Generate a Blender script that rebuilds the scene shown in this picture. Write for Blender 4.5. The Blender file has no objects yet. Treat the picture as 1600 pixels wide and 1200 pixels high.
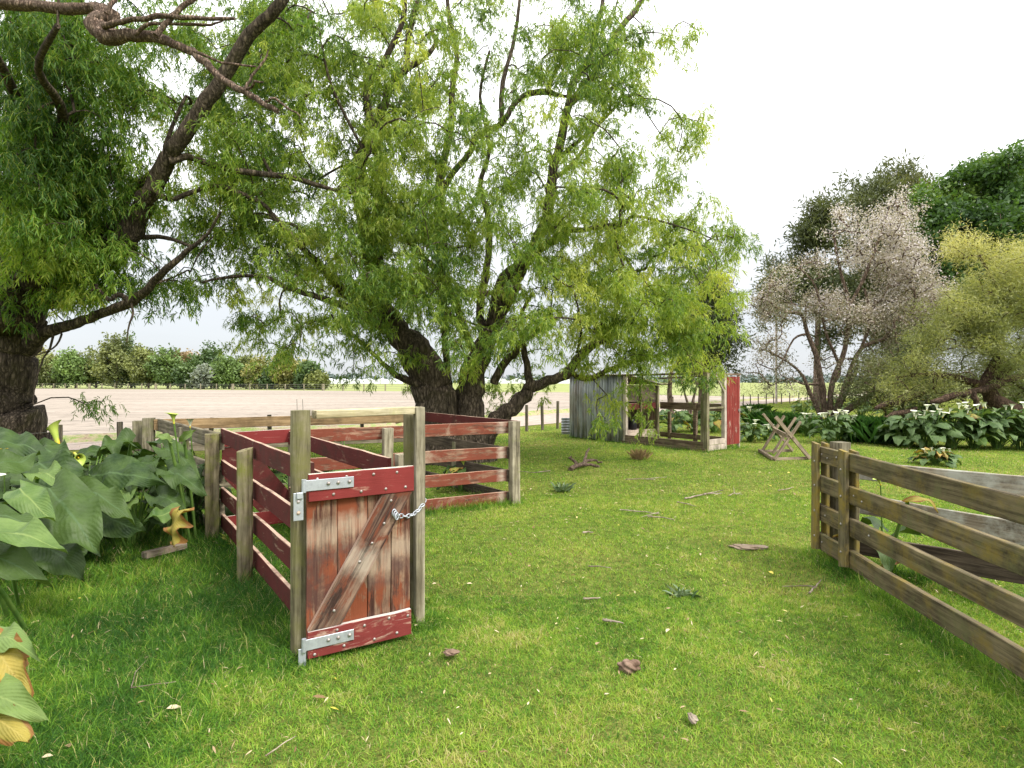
import bpy, math, random
import numpy as np
from mathutils import Vector, Matrix
R = math.radians
random.seed(7); rng = np.random.default_rng(7)
S = bpy.context.scene
COL = S.collection
F, CH, HY = 880.0, 1.6, 597.0          # focal length in photo pixels, eye height, horizon row of the photo

def at(px, py, d):                      # photo pixel at distance d -> world point
    return ((px-800)/F*d, d, CH-(py-HY)/F*d)
def gr(px, py, z=0.0):                  # photo pixel of a point at height z -> world point
    d = (CH-z)*F/(py-HY)
    return ((px-800)/F*d, d, z)

# ------------------------------------------------------------------ objects
def tag(o, label=None, cat=None, group=None, kind=None):
    if label: o['label'] = label
    if cat: o['category'] = cat
    if group: o['group'] = group
    if kind: o['kind'] = kind
    return o
def empty(name, loc, label, cat, group=None, rz=0):
    o = bpy.data.objects.new(name, None); COL.objects.link(o)
    o.location = loc; o.rotation_euler = (0, 0, rz); o.empty_display_size = .1
    return tag(o, label, cat, group)
def origin(o):
    v = Vector((0, 0, 0))
    while o is not None:
        v = v+Vector(o.location); o = o.parent
    return v
def link(name, me, parent=None, M=None):
    """M: world matrix (no rotated parents are used for built parts)"""
    o = bpy.data.objects.new(name, me); COL.objects.link(o)
    M = M or Matrix.Identity(4)
    if parent:
        o.parent = parent
        if parent.type == 'EMPTY' and parent.parent is None:
            M = Matrix.Translation(-Vector(parent.location)) @ M
        else:
            W = wm(parent); M = W.inverted() @ M
    o.matrix_local = M
    return o
def wm(o):
    M = o.matrix_basis.copy()
    while o.parent:
        o = o.parent; M = o.matrix_basis @ M
    return M
def npmesh(name, V, Q, mats, tint=None, midx=None, uv=None, smooth=False):
    V = np.asarray(V, dtype=np.float32); Q = np.asarray(Q, dtype=np.int32)
    me = bpy.data.meshes.new(name)
    n, k = Q.shape
    me.vertices.add(len(V)); me.vertices.foreach_set('co', V.ravel())
    me.loops.add(n*k); me.loops.foreach_set('vertex_index', Q.ravel())
    me.polygons.add(n); me.polygons.foreach_set('loop_start', np.arange(0, n*k, k, dtype=np.int32))
    for m in (mats if isinstance(mats, (list, tuple)) else [mats]): me.materials.append(m)
    if midx is not None: me.polygons.foreach_set('material_index', np.asarray(midx, dtype=np.int32))
    if smooth: me.polygons.foreach_set('use_smooth', np.ones(n, dtype=bool))
    if tint is not None:
        a = me.attributes.new('tint', 'FLOAT', 'POINT'); a.data.foreach_set('value', np.asarray(tint, dtype=np.float32))
    if uv is not None:
        u = me.uv_layers.new(name='UVMap'); u.data.foreach_set('uv', np.asarray(uv, dtype=np.float32)[Q.ravel()].ravel())
    me.update(calc_edges=True); 
    return me

class MB:
    """collects shapes; builds one mesh"""
    def __init__(s): s.v, s.f, s.m, s.sm = [], [], [], []
    def add(s, vs, fs, m=0, sm=False):
        n = len(s.v); s.v += [tuple(v) for v in vs]; s.f += [tuple(i+n for i in f) for f in fs]
        s.m += [m]*len(fs); s.sm += [sm]*len(fs); return s
    def box(s, c, d, m=0, M=None, bev=0.0, seg=1, wob=0.0, ends=(0, 0)):
        """box along X, bevelled section, `seg` pieces along X, wob: small random wobble; ends: skew of both ends in x per unit z"""
        hx, hy, hz = d[0]/2, d[1]/2, d[2]/2; b = min(bev, hy*.6, hz*.6)
        sec = [(-hy, -hz+b), (-hy+b, -hz), (hy-b, -hz), (hy, -hz+b), (hy, hz-b), (hy-b, hz), (-hy+b, hz), (-hy, hz-b)] if b > 0 else [(-hy, -hz), (hy, -hz), (hy, hz), (-hy, hz)]
        k = len(sec); vs, fs = [], []
        for i in range(seg+1):
            t = i/seg; x = -hx+2*hx*t; oy = random.uniform(-1, 1)*wob; oz = random.uniform(-1, 1)*wob
            for (y, z) in sec:
                sk = ends[0]*(1-t)+ends[1]*t
                vs.append((x+sk*z+random.uniform(-1, 1)*wob*.3, y+oy+random.uniform(-1, 1)*wob*.3, z+oz+random.uniform(-1, 1)*wob*.5))
        for i in range(seg):
            for j in range(k):
                a = i*k+j; b2 = i*k+(j+1) % k; fs.append((a, a+k, b2+k, b2))
        fs.append(tuple(range(k))); fs.append(tuple(reversed(range(seg*k, seg*k+k))))
        M = M or Matrix.Identity(4); C = Matrix.Translation(Vector(c))
        return s.add([M @ C @ Vector(v) for v in vs], fs, m)
    def tube(s, pts, rad, n=8, m=0, sm=True, cap=True, jit=0.0, flat=None):
        pts = [Vector(p) for p in pts]; L = len(pts)
        if not hasattr(rad, '__len__'): rad = [rad]*L
        vs, fs = [], []; up = None
        for i, p in enumerate(pts):
            d = (pts[min(i+1, L-1)]-pts[max(i-1, 0)]).normalized()
            if up is None:
                up = Vector((0, 0, 1)) if abs(d.z) < .9 else Vector((1, 0, 0))
            a = d.cross(up).normalized(); b = a.cross(d).normalized(); up = b
            for j in range(n):
                t = 2*math.pi*j/n; r = rad[i]*(1+random.uniform(-jit, jit))
                vs.append(p+a*math.cos(t)*r+b*math.sin(t)*r*(flat or 1))
        for i in range(L-1):
            for j in range(n):
                a = i*n+j; b = i*n+(j+1) % n; fs.append((a, b, b+n, a+n))
        s.add(vs, fs, m, sm)
        if cap: s.add(vs[:n], [tuple(reversed(range(n)))], m); s.add(vs[-n:], [tuple(range(n))], m)
        return s
    def dome(s, c, r, ax=(0, -1, 0), m=0, h=.6):
        ax = Vector(ax).normalized(); a = ax.orthogonal().normalized(); b = ax.cross(a); c = Vector(c)
        vs, fs = [], []
        for (rr, hh) in ((1, 0), (.8, .6), (.35, 1)):
            for j in range(8):
                t = j*math.pi/4; vs.append(c+(a*math.cos(t)+b*math.sin(t))*r*rr+ax*hh*r*h)
        for i in range(2):
            for j in range(8):
                q = i*8+j; w = i*8+(j+1) % 8; fs.append((q, w, w+8, q+8))
        fs.append(tuple(range(16, 24)))
        return s.add(vs, fs, m, True)
    def build(s, name, mats, parent=None, M=None):
        me = bpy.data.meshes.new(name); me.from_pydata(s.v, [], s.f)
        for m in (mats if isinstance(mats, (list, tuple)) else [mats]): me.materials.append(m)
        me.polygons.foreach_set('material_index', s.m); me.polygons.foreach_set('use_smooth', s.sm); me.update()
        return link(name, me, parent, M)

def frame(p0, p1, up=(0, 0, 1)):
    """world matrix with X along p0->p1, origin at the middle"""
    p0, p1 = Vector(p0), Vector(p1); x = (p1-p0).normalized(); u = Vector(up)
    y = u.cross(x).normalized(); z = x.cross(y)
    M = Matrix((x, y, z)).transposed().to_4x4(); M.translation = (p0+p1)/2
    return M
def board(name, p0, p1, w, t, mat, parent, bev=.003, seg=None, wob=.0025, bolts=(), ends=(0, 0), up=(0, 0, 1), bm=None, sag=0):
    p0, p1 = Vector(p0), Vector(p1); L = (p1-p0).length; mb = MB()
    mb.box((0, 0, 0), (L, t, w), 0, None, bev, seg or max(2, int(L*4)), wob, ends)
    if sag: mb.v = [(x, y, z-sag*(1-(2*x/L)**2)) for (x, y, z) in mb.v]
    for (bx, bz, sd) in bolts: mb.dome((bx*L/2, sd*(t/2+wob*1.2), bz*w/2), .0095, (0, sd, 0), 1)
    return mb.build(name, [mat, bm or MAT['bolt']], parent, frame(p0, p1, up))
def post(name, x, y, z0, z1, r, mat, parent, square=False, ry=None, slant=0, rz=0, lean=(0, 0), n=14):
    mb = MB(); H = z1-z0
    if square:
        # upright box: box along X turned upright
        Mx = Matrix.Rotation(-math.pi/2, 4, 'Y')
        mb.box((0, 0, 0), (H, (ry or r)*2, r*2), 0, Mx, .005, 5, .0025)
    else:
        pts = [(lean[0]*t, lean[1]*t, -H/2+H*t) for t in (0, .12, .3, .5, .7, .88, 1)]
        mb.tube(pts, [r*random.uniform(.97, 1.03) for _ in pts], n, jit=.03)
        if slant:
            m = max(v[2] for v in mb.v)
            mb.v = [(a, b, c+(slant*(a*.8+b*.6)/r*.5-abs(slant)*.5 if c > m-1e-4 else 0)) for (a, b, c) in mb.v]
    M = Matrix.Translation((x, y, (z0+z1)/2)) @ Matrix.Rotation(rz, 4, 'Z')
    return mb.build(name, [mat], parent, M)

# ------------------------------------------------------------------ materials
MAT = {}
class NT:
    def __init__(s, name):
        s.m = bpy.data.materials.new(name); s.m.use_nodes = True; s.t = s.m.node_tree; s.t.nodes.clear()
        s.out = s.n('ShaderNodeOutputMaterial'); s.b = s.n('ShaderNodeBsdfPrincipled'); s.l(s.b, 0, s.out, 0)
    def n(s, ty, **k):
        x = s.t.nodes.new(ty)
        for a, b in k.items():
            if a.startswith('i_'):
                key = a[2:]; key = int(key) if key.isdigit() else key.replace('_', ' ')
                x.inputs[key].default_value = b
            else: setattr(x, a, b)
        return x
    def l(s, a, i, b, j): s.t.links.new(a.outputs[i], b.inputs[j])
    def noise(s, vec, scale, detail=4, rough=.55, dist=0):
        x = s.n('ShaderNodeTexNoise'); x.inputs['Scale'].default_value = scale; x.inputs['Detail'].default_value = detail
        x.inputs['Roughness'].default_value = rough; x.inputs['Distortion'].default_value = dist
        if vec: s.l(vec[0], vec[1], x, 'Vector')
        return x
    def ramp(s, src, i, stops):
        x = s.n('ShaderNodeValToRGB'); e = x.color_ramp.elements
        while len(e) > 1: e.remove(e[-1])
        for k, (p, c) in enumerate(stops):
            q = e[0] if k == 0 else e.new(p); q.position = p
            c = (c, c, c) if not hasattr(c, '__len__') else c; q.color = (*c, 1)
        s.l(src, i, x, 0); return x
    def mix(s, f, a, b, mode='MIX'):
        x = s.n('ShaderNodeMixRGB', blend_type=mode)
        for v, j in ((f, 0), (a, 1), (b, 2)):
            if isinstance(v, tuple) and len(v) == 2 and not isinstance(v[0], (int, float)): s.l(v[0], v[1], x, j)
            elif isinstance(v, (int, float)): x.inputs[j].default_value = v if j == 0 else (v, v, v, 1)
            elif isinstance(v, tuple): x.inputs[j].default_value = (*v, 1)
            else: s.l(v, 0, x, j)
        return x
    def objvec(s, scale=(1, 1, 1), rnd=True):
        tc = s.n('ShaderNodeTexCoord'); mp = s.n('ShaderNodeMapping'); mp.inputs['Scale'].default_value = scale
        if rnd:
            oi = s.n('ShaderNodeObjectInfo'); mu = s.n('ShaderNodeVectorMath', operation='MULTIPLY_ADD')
            s.l(tc, 'Object', mu, 2); s.l(oi, 'Random', mu, 0); mu.inputs[1].default_value = (17, 31, 23)
            s.l(mu, 0, mp, 0)
        else: s.l(tc, 'Object', mp, 0)
        return mp
    def bump(s, src, i, st, dist=.01):
        x = s.n('ShaderNodeBump'); x.inputs['Strength'].default_value = st; x.inputs['Distance'].default_value = dist
        s.l(src, i, x, 'Height'); s.l(x, 0, s.b, 'Normal'); return x

def wood(name, dark, light, paint=None, pamt=.5, moss=None, mamt=.5, axis='X', rough=.85, bands=(), pvar=.55, stain=None, samt=.5):
    t = NT(name)
    long = {'X': (1.6, 30, 30), 'Z': (30, 30, 1.6)}[axis]; mid = {'X': (2.2, 9, 9), 'Z': (9, 9, 2.2)}[axis]
    v = t.objvec(long); g = t.noise((v, 0), 1, 8, .72, .4)
    col = t.ramp(g, 0, [(.36, tuple(x*.62 for x in dark)), (.44, dark), (.52, tuple((a+b)/2 for a, b in zip(dark, light))), (.64, light)])
    v2 = t.objvec((4, 4, 4)); big = t.noise((v2, 0), 1, 4, .6)
    bl = t.ramp(big, 0, [(.32, .55), (.5, .95), (.68, 1.2)])
    c = t.mix(1.0, col, bl, 'MULTIPLY')
    if paint:
        v3 = t.objvec(mid); pn = t.noise((v3, 0), 1.4, 8, .72, .5)
        pr = t.ramp(pn, 0, [(max(0, pamt-.03), 0), (pamt+.05, 1)])
        pv = t.mix((big, 0), tuple(x*pvar for x in paint), tuple(min(1, x*1.15+.008) for x in paint))
        c = t.mix(pr, pv, c)
    if paint:      # sawn top edges were never painted
        ge_ = t.n('ShaderNodeTexCoord'); sz = t.n('ShaderNodeSeparateXYZ'); t.l(ge_, 'Normal', sz, 0)
        te = t.ramp(sz, 2, [(.72, 0), (.85, .8 if axis == 'X' else 0)]); c = t.mix(te, c, tuple(min(.6, x*1.25+.05) for x in light))
        sv = t.objvec((2.5, 40, 55) if axis == 'X' else (55, 40, 2.5)); sn_ = t.noise((sv, 0), 1.2, 5, .6, .6); sc_ = t.ramp(sn_, 0, [(.66, 0), (.72, .6)]); c = t.mix(sc_, c, light)
    if stain:
        vs = t.objvec((2.3, 2.3, 2.3)); sn = t.noise((vs, 0), 1.3, 6, .7, .8); sr = t.ramp(sn, 0, [(samt-.05, 0), (samt+.1, .85)])
        c = t.mix(sr, c, stain)
    for (ctr, wd, bc, ax) in bands:
        tc = t.n('ShaderNodeTexCoord'); sp = t.n('ShaderNodeSeparateXYZ'); t.l(tc, 'Object', sp, 0)
        wn = t.noise((t.objvec((9, 9, 9)), 0), 2, 5, .7)
        ad = t.n('ShaderNodeMath', operation='MULTIPLY_ADD'); t.l(wn, 0, ad, 0); ad.inputs[1].default_value = .11; t.l(sp, ax, ad, 2)
        sb = t.n('ShaderNodeMath', operation='SUBTRACT'); t.l(ad, 0, sb, 0); sb.inputs[1].default_value = ctr+.055
        ab = t.n('ShaderNodeMath', operation='ABSOLUTE'); t.l(sb, 0, ab, 0)
        rr = t.ramp(ab, 0, [(wd/2-.04, .62), (wd/2+.04, 0)])
        gm = t.ramp(g, 0, [(.35, .35), (.55, 1)])
        f = t.mix(1.0, rr, gm, 'MULTIPLY'); c = t.mix(f, c, bc)
    if moss:
        v4 = t.objvec((3, 3, 3)); mn = t.noise((v4, 0), 1.5, 7, .7)
        mr = t.ramp(mn, 0, [(mamt-.08, 0), (mamt+.12, .9)]); c = t.mix(mr, c, moss)
    t.l(c, 0, t.b, 'Base Color'); t.b.inputs['Roughness'].default_value = rough
    t.b.inputs['Specular IOR Level'].default_value = .25
    t.bump(g, 0, .55, .006)
    MAT[name] = t.m; return t.m

GREYD, GREYL = (.10, .085, .06), (.34, .30, .23)
wood('post_round', (.13, .105, .06), (.29, .245, .155), moss=(.17, .18, .035), mamt=.56, axis='Z')
wood('post_moss', (.115, .10, .055), (.265, .235, .145), moss=(.145, .14, .045), mamt=.54, axis='Z')
wood('post_square', (.18, .155, .10), (.40, .36, .26), moss=(.20, .21, .07), mamt=.66, axis='Z')
wood('post_grey', (.11, .095, .06), (.28, .25, .17), moss=(.13, .14, .04), mamt=.6, axis='Z')
wood('header_timber', (.30, .25, .14), (.56, .50, .34), moss=(.30, .29, .10), mamt=.62)
wood('tan_timber', (.20, .13, .06), (.36, .25, .13))
wood('weathered_board', (.12, .10, .065), (.27, .23, .16), moss=(.13, .13, .05), mamt=.62)
wood('red_board', (.16, .09, .06), (.38, .27, .19), paint=(.105, .017, .014), pamt=.61, stain=(.06, .022, .016), samt=.55)
wood('bright_red_board', (.4, .22, .16), (.62, .46, .36), paint=(.215, .027, .024), pamt=.64)
wood('chipped_red_board', (.4, .22, .16), (.66, .5, .4), paint=(.20, .030, .026), pamt=.56)
wood('worn_red_board', (.12, .055, .035), (.34, .20, .13), paint=(.20, .050, .026), pamt=.52, stain=(.33, .24, .17), samt=.62, bands=((1.14, .09, (.52, .45, .36), 0),))
wood('worn_red_plain', (.12, .055, .035), (.30, .19, .13), paint=(.18, .055, .03), pamt=.50, stain=(.30, .22, .16), samt=.6)
PALE = (.42, .33, .24)
for k, (ctr, wd) in enumerate(((.16, .13), (.20, .12), (-.05, .16), (.02, .12))):
    wood('gate_plank_%d' % k, (.09, .035, .022), (.34, .22, .14), paint=(.225, .058, .022), pamt=(.50, .52, .46, .43)[k], axis='Z', stain=(.07, .032, .026), samt=.55, bands=((ctr, wd, PALE, 2), (ctr+.0-.12, .04, (.10, .06, .05), 2)))
wood('brace_board', (.06, .032, .024), (.28, .18, .125), paint=(.17, .050, .024), pamt=.44, bands=((-.02, .15, (.45, .38, .30), 0),))
wood('mossy_brown', (.085, .066, .036), (.20, .16, .09), moss=(.20, .145, .03), mamt=.58, stain=(.12, .115, .05), samt=.56)
wood('mossy_brown_upright', (.11, .088, .048), (.25, .21, .125), moss=(.25, .18, .03), mamt=.52, axis='Z', stain=(.11, .11, .03), samt=.6)
wood('dark_brown_board', (.055, .040, .028), (.13, .10, .07))
wood('lichen_board', (.15, .12, .085), (.33, .28, .21), moss=(.40, .40, .35), mamt=.50)
wood('coop_timber', (.10, .065, .045), (.24, .18, .12), moss=(.12, .13, .05), mamt=.6)
wood('coop_post', (.13, .11, .06), (.30, .27, .18), moss=(.14, .15, .05), mamt=.58, axis='Z')
wood('coop_pale', (.36, .30, .24), (.60, .52, .44), axis='Z')
wood('coop_floor', (.36, .28, .22), (.58, .48, .40))
wood('coop_door', (.30, .2, .15), (.5, .38, .3), paint=(.22, .030, .022), pamt=.60, axis='Z')
wood('sawhorse_timber', (.16, .12, .08), (.34, .27, .19))
wood('dead_wood', (.17, .13, .09), (.38, .32, .25))
wood('stake', (.07, .06, .045), (.19, .16, .12), moss=(.13, .12, .05), mamt=.6, axis='Z')

def simple(name, col, rough=.6, metal=0, nscale=0, col2=None, bump=0, spec=.3):
    t = NT(name); t.b.inputs['Roughness'].default_value = rough; t.b.inputs['Metallic'].default_value = metal
    t.b.inputs['Specular IOR Level'].default_value = spec
    if nscale:
        n = t.noise((t.objvec((1, 1, 1)), 0), nscale, 6, .65)
        c = t.ramp(n, 0, [(.35, col), (.65, col2 or tuple(x*.6 for x in col))]); t.l(c, 0, t.b, 'Base Color')
        if bump: t.bump(n, 0, bump, .01)
    else: t.b.inputs['Base Color'].default_value = (*col, 1)
    MAT[name] = t.m; return t.m
simple('bolt', (.42, .40, .38), .5, .6, 60, (.25, .21, .18))
simple('galv', (.52, .55, .60), .45, .55, 25, (.40, .42, .46))
simple('rusty_galv', (.50, .52, .56), .5, .4, 18, (.42, .26, .14))
simple('wire', (.25, .24, .22), .5, .7)
simple('rock', (.18, .14, .10), .95, 0, 22, (.34, .29, .23), .7)
simple('dung', (.10, .06, .04), .95, 0, 14, (.26, .18, .13), .8)
simple('bare_soil', (.20, .14, .09), .95, 0, 9, (.34, .27, .20), .8)
simple('white_roof', (.75, .77, .8), .5)
simple('black_plastic', (.02, .02, .022), .4)
simple('far_wood', (.05, .075, .055), .95, 0, .05, (.09, .11, .07))

def iron(name, rust):
    t = NT(name); v = t.objvec((6, 6, .9)); n = t.noise((v, 0), 1, 6, .7, .4)
    v2 = t.objvec((1.1, 1.1, .5)); n2 = t.noise((v2, 0), 1.2, 5, .6)
    base = t.ramp(n, 0, [(.38, (.22, .235, .26)), (.6, (.52, .54, .57))])
    rc = t.ramp(n, 0, [(.35, (.22, .12, .07)), (.65, (.36, .25, .17))])
    f = t.ramp(n2, 0, [(rust-.1, 0), (rust+.12, .85)])
    c = t.mix(f, base, rc); t.l(c, 0, t.b, 'Base Color'); t.b.inputs['Metallic'].default_value = .35; t.b.inputs['Roughness'].default_value = .55
    MAT[name] = t.m
iron('iron', .57); iron('iron_rusty', .40)

def bark(name, dark, light, moss=None, mamt=.6, sc=1.0):
    t = NT(name); v = t.objvec((9*sc, 9*sc, 2.2*sc), False)
    vo = t.n('ShaderNodeTexVoronoi', feature='DISTANCE_TO_EDGE'); vo.inputs['Scale'].default_value = 2.2
    nz = t.noise((v, 0), 1.4, 8, .7, .6)
    mx = t.n('ShaderNodeVectorMath', operation='MULTIPLY_ADD'); t.l(nz, 'Color', mx, 0); mx.inputs[1].default_value = (1.2, 1.2, .8); t.l(v, 0, mx, 2)
    t.l(mx, 0, vo, 'Vector')
    cr = t.ramp(vo, 0, [(0, .15), (.25, 1)])
    c0 = t.ramp(nz, 0, [(.35, dark), (.65, light)]); c = t.mix(.75, c0, cr, 'MULTIPLY')
    if moss:
        mn = t.noise((t.objvec((1.5, 1.5, 1.5), False), 0), 1.5, 5, .6); mr = t.ramp(mn, 0, [(mamt-.08, 0), (mamt+.12, .7)]); c = t.mix(mr, c, moss)
    t.l(c, 0, t.b, 'Base Color'); t.b.inputs['Roughness'].default_value = .95; t.b.inputs['Specular IOR Level'].default_value = .15
    h = t.mix(.5, cr, (nz, 0)); t.bump(h, 0, 1.0, .035)
    MAT[name] = t.m
bark('willow_bark', (.055, .042, .031), (.225, .175, .13), moss=(.07, .065, .02), mamt=.62)
bark('dead_bark', (.16, .10, .07), (.42, .31, .24), sc=2)
bark('silver_bark', (.11, .075, .055), (.36, .26, .20))
bark('log_bark', (.05, .032, .022), (.19, .125, .085))

def leafmat(name, stops, trans=.35, rough=.45, spec=.35, bright=1.0):
    t = NT(name); a = t.n('ShaderNodeAttribute', attribute_name='tint')
    c = t.ramp(a, 'Fac', stops)
    t.l(c, 0, t.b, 'Base Color'); t.b.inputs['Roughness'].default_value = rough; t.b.inputs['Specular IOR Level'].default_value = spec
    tr = t.n('ShaderNodeBsdfTranslucent'); 
    tc = t.mix(1.0, c, (1.25, 1.25, .55), 'MULTIPLY'); t.l(tc, 0, tr, 'Color')
    mx = t.n('ShaderNodeMixShader'); mx.inputs[0].default_value = trans; t.l(t.b, 0, mx, 1); t.l(tr, 0, mx, 2); t.l(mx, 0, t.out, 0)
    MAT[name] = t.m; return t
leafmat('willow_leaf', [(0, (.045, .100, .022)), (.3, (.12, .215, .034)), (.6, (.29, .385, .062)), (1, (.56, .58, .15))], .5)
leafmat('willow_leaf_near', [(0, (.045, .105, .02)), (.35, (.11, .22, .03)), (.7, (.25, .37, .05)), (1, (.50, .54, .11))], .48)
leafmat('silver_leaf', [(0, (.09, .10, .045)), (.3, (.20, .20, .12)), (.55, (.34, .29, .235)), (.8, (.48, .42, .40)), (1, (.60, .55, .57))], .2)
leafmat('wattle_leaf', [(0, (.11, .15, .055)), (.45, (.32, .34, .12)), (1, (.62, .57, .28))], .4)
leafmat('olive_leaf', [(0, (.045, .055, .022)), (.6, (.11, .115, .045)), (1, (.20, .18, .08))], .2)
leafmat('oak_leaf', [(0, (.028, .065, .020)), (.6, (.075, .15, .035)), (1, (.19, .29, .06))], .35)
leafmat('pine_leaf', [(0, (.05, .072, .03)), (.6, (.12, .14, .055)), (1, (.23, .22, .09))], .25)
leafmat('scrub_leaf', [(0, (.07, .09, .035)), (.5, (.16, .19, .06)), (1, (.28, .27, .15))], .25)
for k, (a, b) in enumerate((((.09, .115, .04), (.25, .28, .09)), ((.05, .095, .035), (.14, .21, .07)), ((.14, .16, .05), (.36, .33, .11)), ((.16, .12, .06), (.42, .31, .18)), ((.16, .19, .14), (.40, .44, .35)), ((.08, .13, .04), (.22, .33, .09)))):
    leafmat('hedge_leaf_%d' % k, [(0, a), (1, b)], .2)
leafmat('iris_leaf', [(0, (.022, .075, .016)), (1, (.08, .20, .03))], .25)
leafmat('flower_white', [(0, (.70, .70, .58)), (1, (.85, .85, .80))], .3)
leafmat('thistle_leaf', [(0, (.07, .13, .05)), (1, (.22, .28, .15))], .1)
leafmat('dead_leaf', [(0, (.16, .09, .04)), (.5, (.40, .30, .17)), (.85, (.62, .52, .36)), (1, (.62, .50, .06))], .1, .8)
leafmat('straw', [(0, (.20, .13, .06)), (1, (.42, .30, .15))], .1, .9)

def grassmat():
    t = leafmat('grass_blade', [(0, (.030, .095, .014)), (.25, (.080, .20, .022)), (.5, (.175, .330, .034)), (.8, (.35, .46, .06)), (.92, (.43, .40, .13)), (1, (.55, .46, .28))], .38, .6, .2)
grassmat()

def lilymat(name, g1, g2, edge, eamt, rib):
    t = NT(name); uv = t.n('ShaderNodeUVMap'); sp = t.n('ShaderNodeSeparateXYZ'); t.l(uv, 0, sp, 0)
    # s = |u-.5|*2
    a = t.n('ShaderNodeMath', operation='SUBTRACT'); t.l(sp, 0, a, 0); a.inputs[1].default_value = .5
    b = t.n('ShaderNodeMath', operation='ABSOLUTE'); t.l(a, 0, b, 0)
    s2 = t.n('ShaderNodeMath', operation='MULTIPLY'); t.l(b, 0, s2, 0); s2.inputs[1].default_value = 2
    ribm = t.ramp(s2, 0, [(.02, 1), (.07, 0)])
    # veins: waves in (v - .45 s)
    m = t.n('ShaderNodeMath', operation='MULTIPLY_ADD'); t.l(s2, 0, m, 0); m.inputs[1].default_value = -.32; t.l(sp, 1, m, 2)
    m2 = t.n('ShaderNodeMath', operation='MULTIPLY'); t.l(m, 0, m2, 0); m2.inputs[1].default_value = 95
    sn = t.n('ShaderNodeMath', operation='SINE'); t.l(m2, 0, sn, 0)
    vein = t.ramp(sn, 0, [(.6, 0), (1, .13)])
    n = t.noise((t.objvec((5, 5, 5)), 0), 1.5, 5, .6); at_ = t.n('ShaderNodeAttribute', attribute_name='tint')
    base = t.mix((at_, 'Fac'), g1, g2); base = t.mix(t.ramp(n, 0, [(.35, 0), (.65, .7)]), base, tuple(x*1.35 for x in g2))
    base = t.mix(vein, base, rib); base = t.mix(ribm, base, rib)
    ea = t.n('ShaderNodeMath', operation='MULTIPLY_ADD'); t.l(n, 0, ea, 0); ea.inputs[1].default_value = .35; t.l(s2, 0, ea, 2)
    er = t.ramp(ea, 0, [(eamt, 0), (eamt+.12, .85)]); base = t.mix(er, base, edge)
    t.l(base, 0, t.b, 'Base Color'); t.b.inputs['Roughness'].default_value = .5; t.b.inputs['Specular IOR Level'].default_value = .28
    t.bump(t.mix(.93, (sn, 0), (t.noise((t.objvec((1, 1, 1)), 0), 22, 4, .6), 0)), 0, .6, .012)
    tr = t.n('ShaderNodeBsdfTranslucent'); tc = t.mix(1.0, base, (1.2, 1.2, .5), 'MULTIPLY'); t.l(tc, 0, tr, 'Color')
    mx = t.n('ShaderNodeMixShader'); mx.inputs[0].default_value = .25; t.l(t.b, 0, mx, 1); t.l(tr, 0, mx, 2); t.l(mx, 0, t.out, 0)
    MAT[name] = t.m
lilymat('lily_leaf', (.014, .038, .008), (.056, .096, .020), (.24, .22, .04), 1.06, (.075, .13, .045))
lilymat('lily_leaf_far', (.022, .058, .016), (.105, .165, .055), (.30, .29, .05), 1.15, (.16, .22, .09))
lilymat('lily_leaf_light', (.055, .12, .025), (.13, .19, .05), (.35, .32, .06), 1.02, (.20, .27, .08))
lilymat('lily_leaf_yellow', (.13, .16, .035), (.33, .25, .05), (.24, .10, .035), .86, (.40, .32, .08))
simple('stalk', (.07, .15, .03), .5, 0, 12, (.15, .24, .05))
simple('spadix', (.65, .45, .04), .6)
simple('spathe_green', (.30, .40, .06), .45, 0, 6, (.42, .50, .10))
simple('spathe_white', (.80, .80, .70), .4, 0, 6, (.70, .74, .5))

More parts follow.
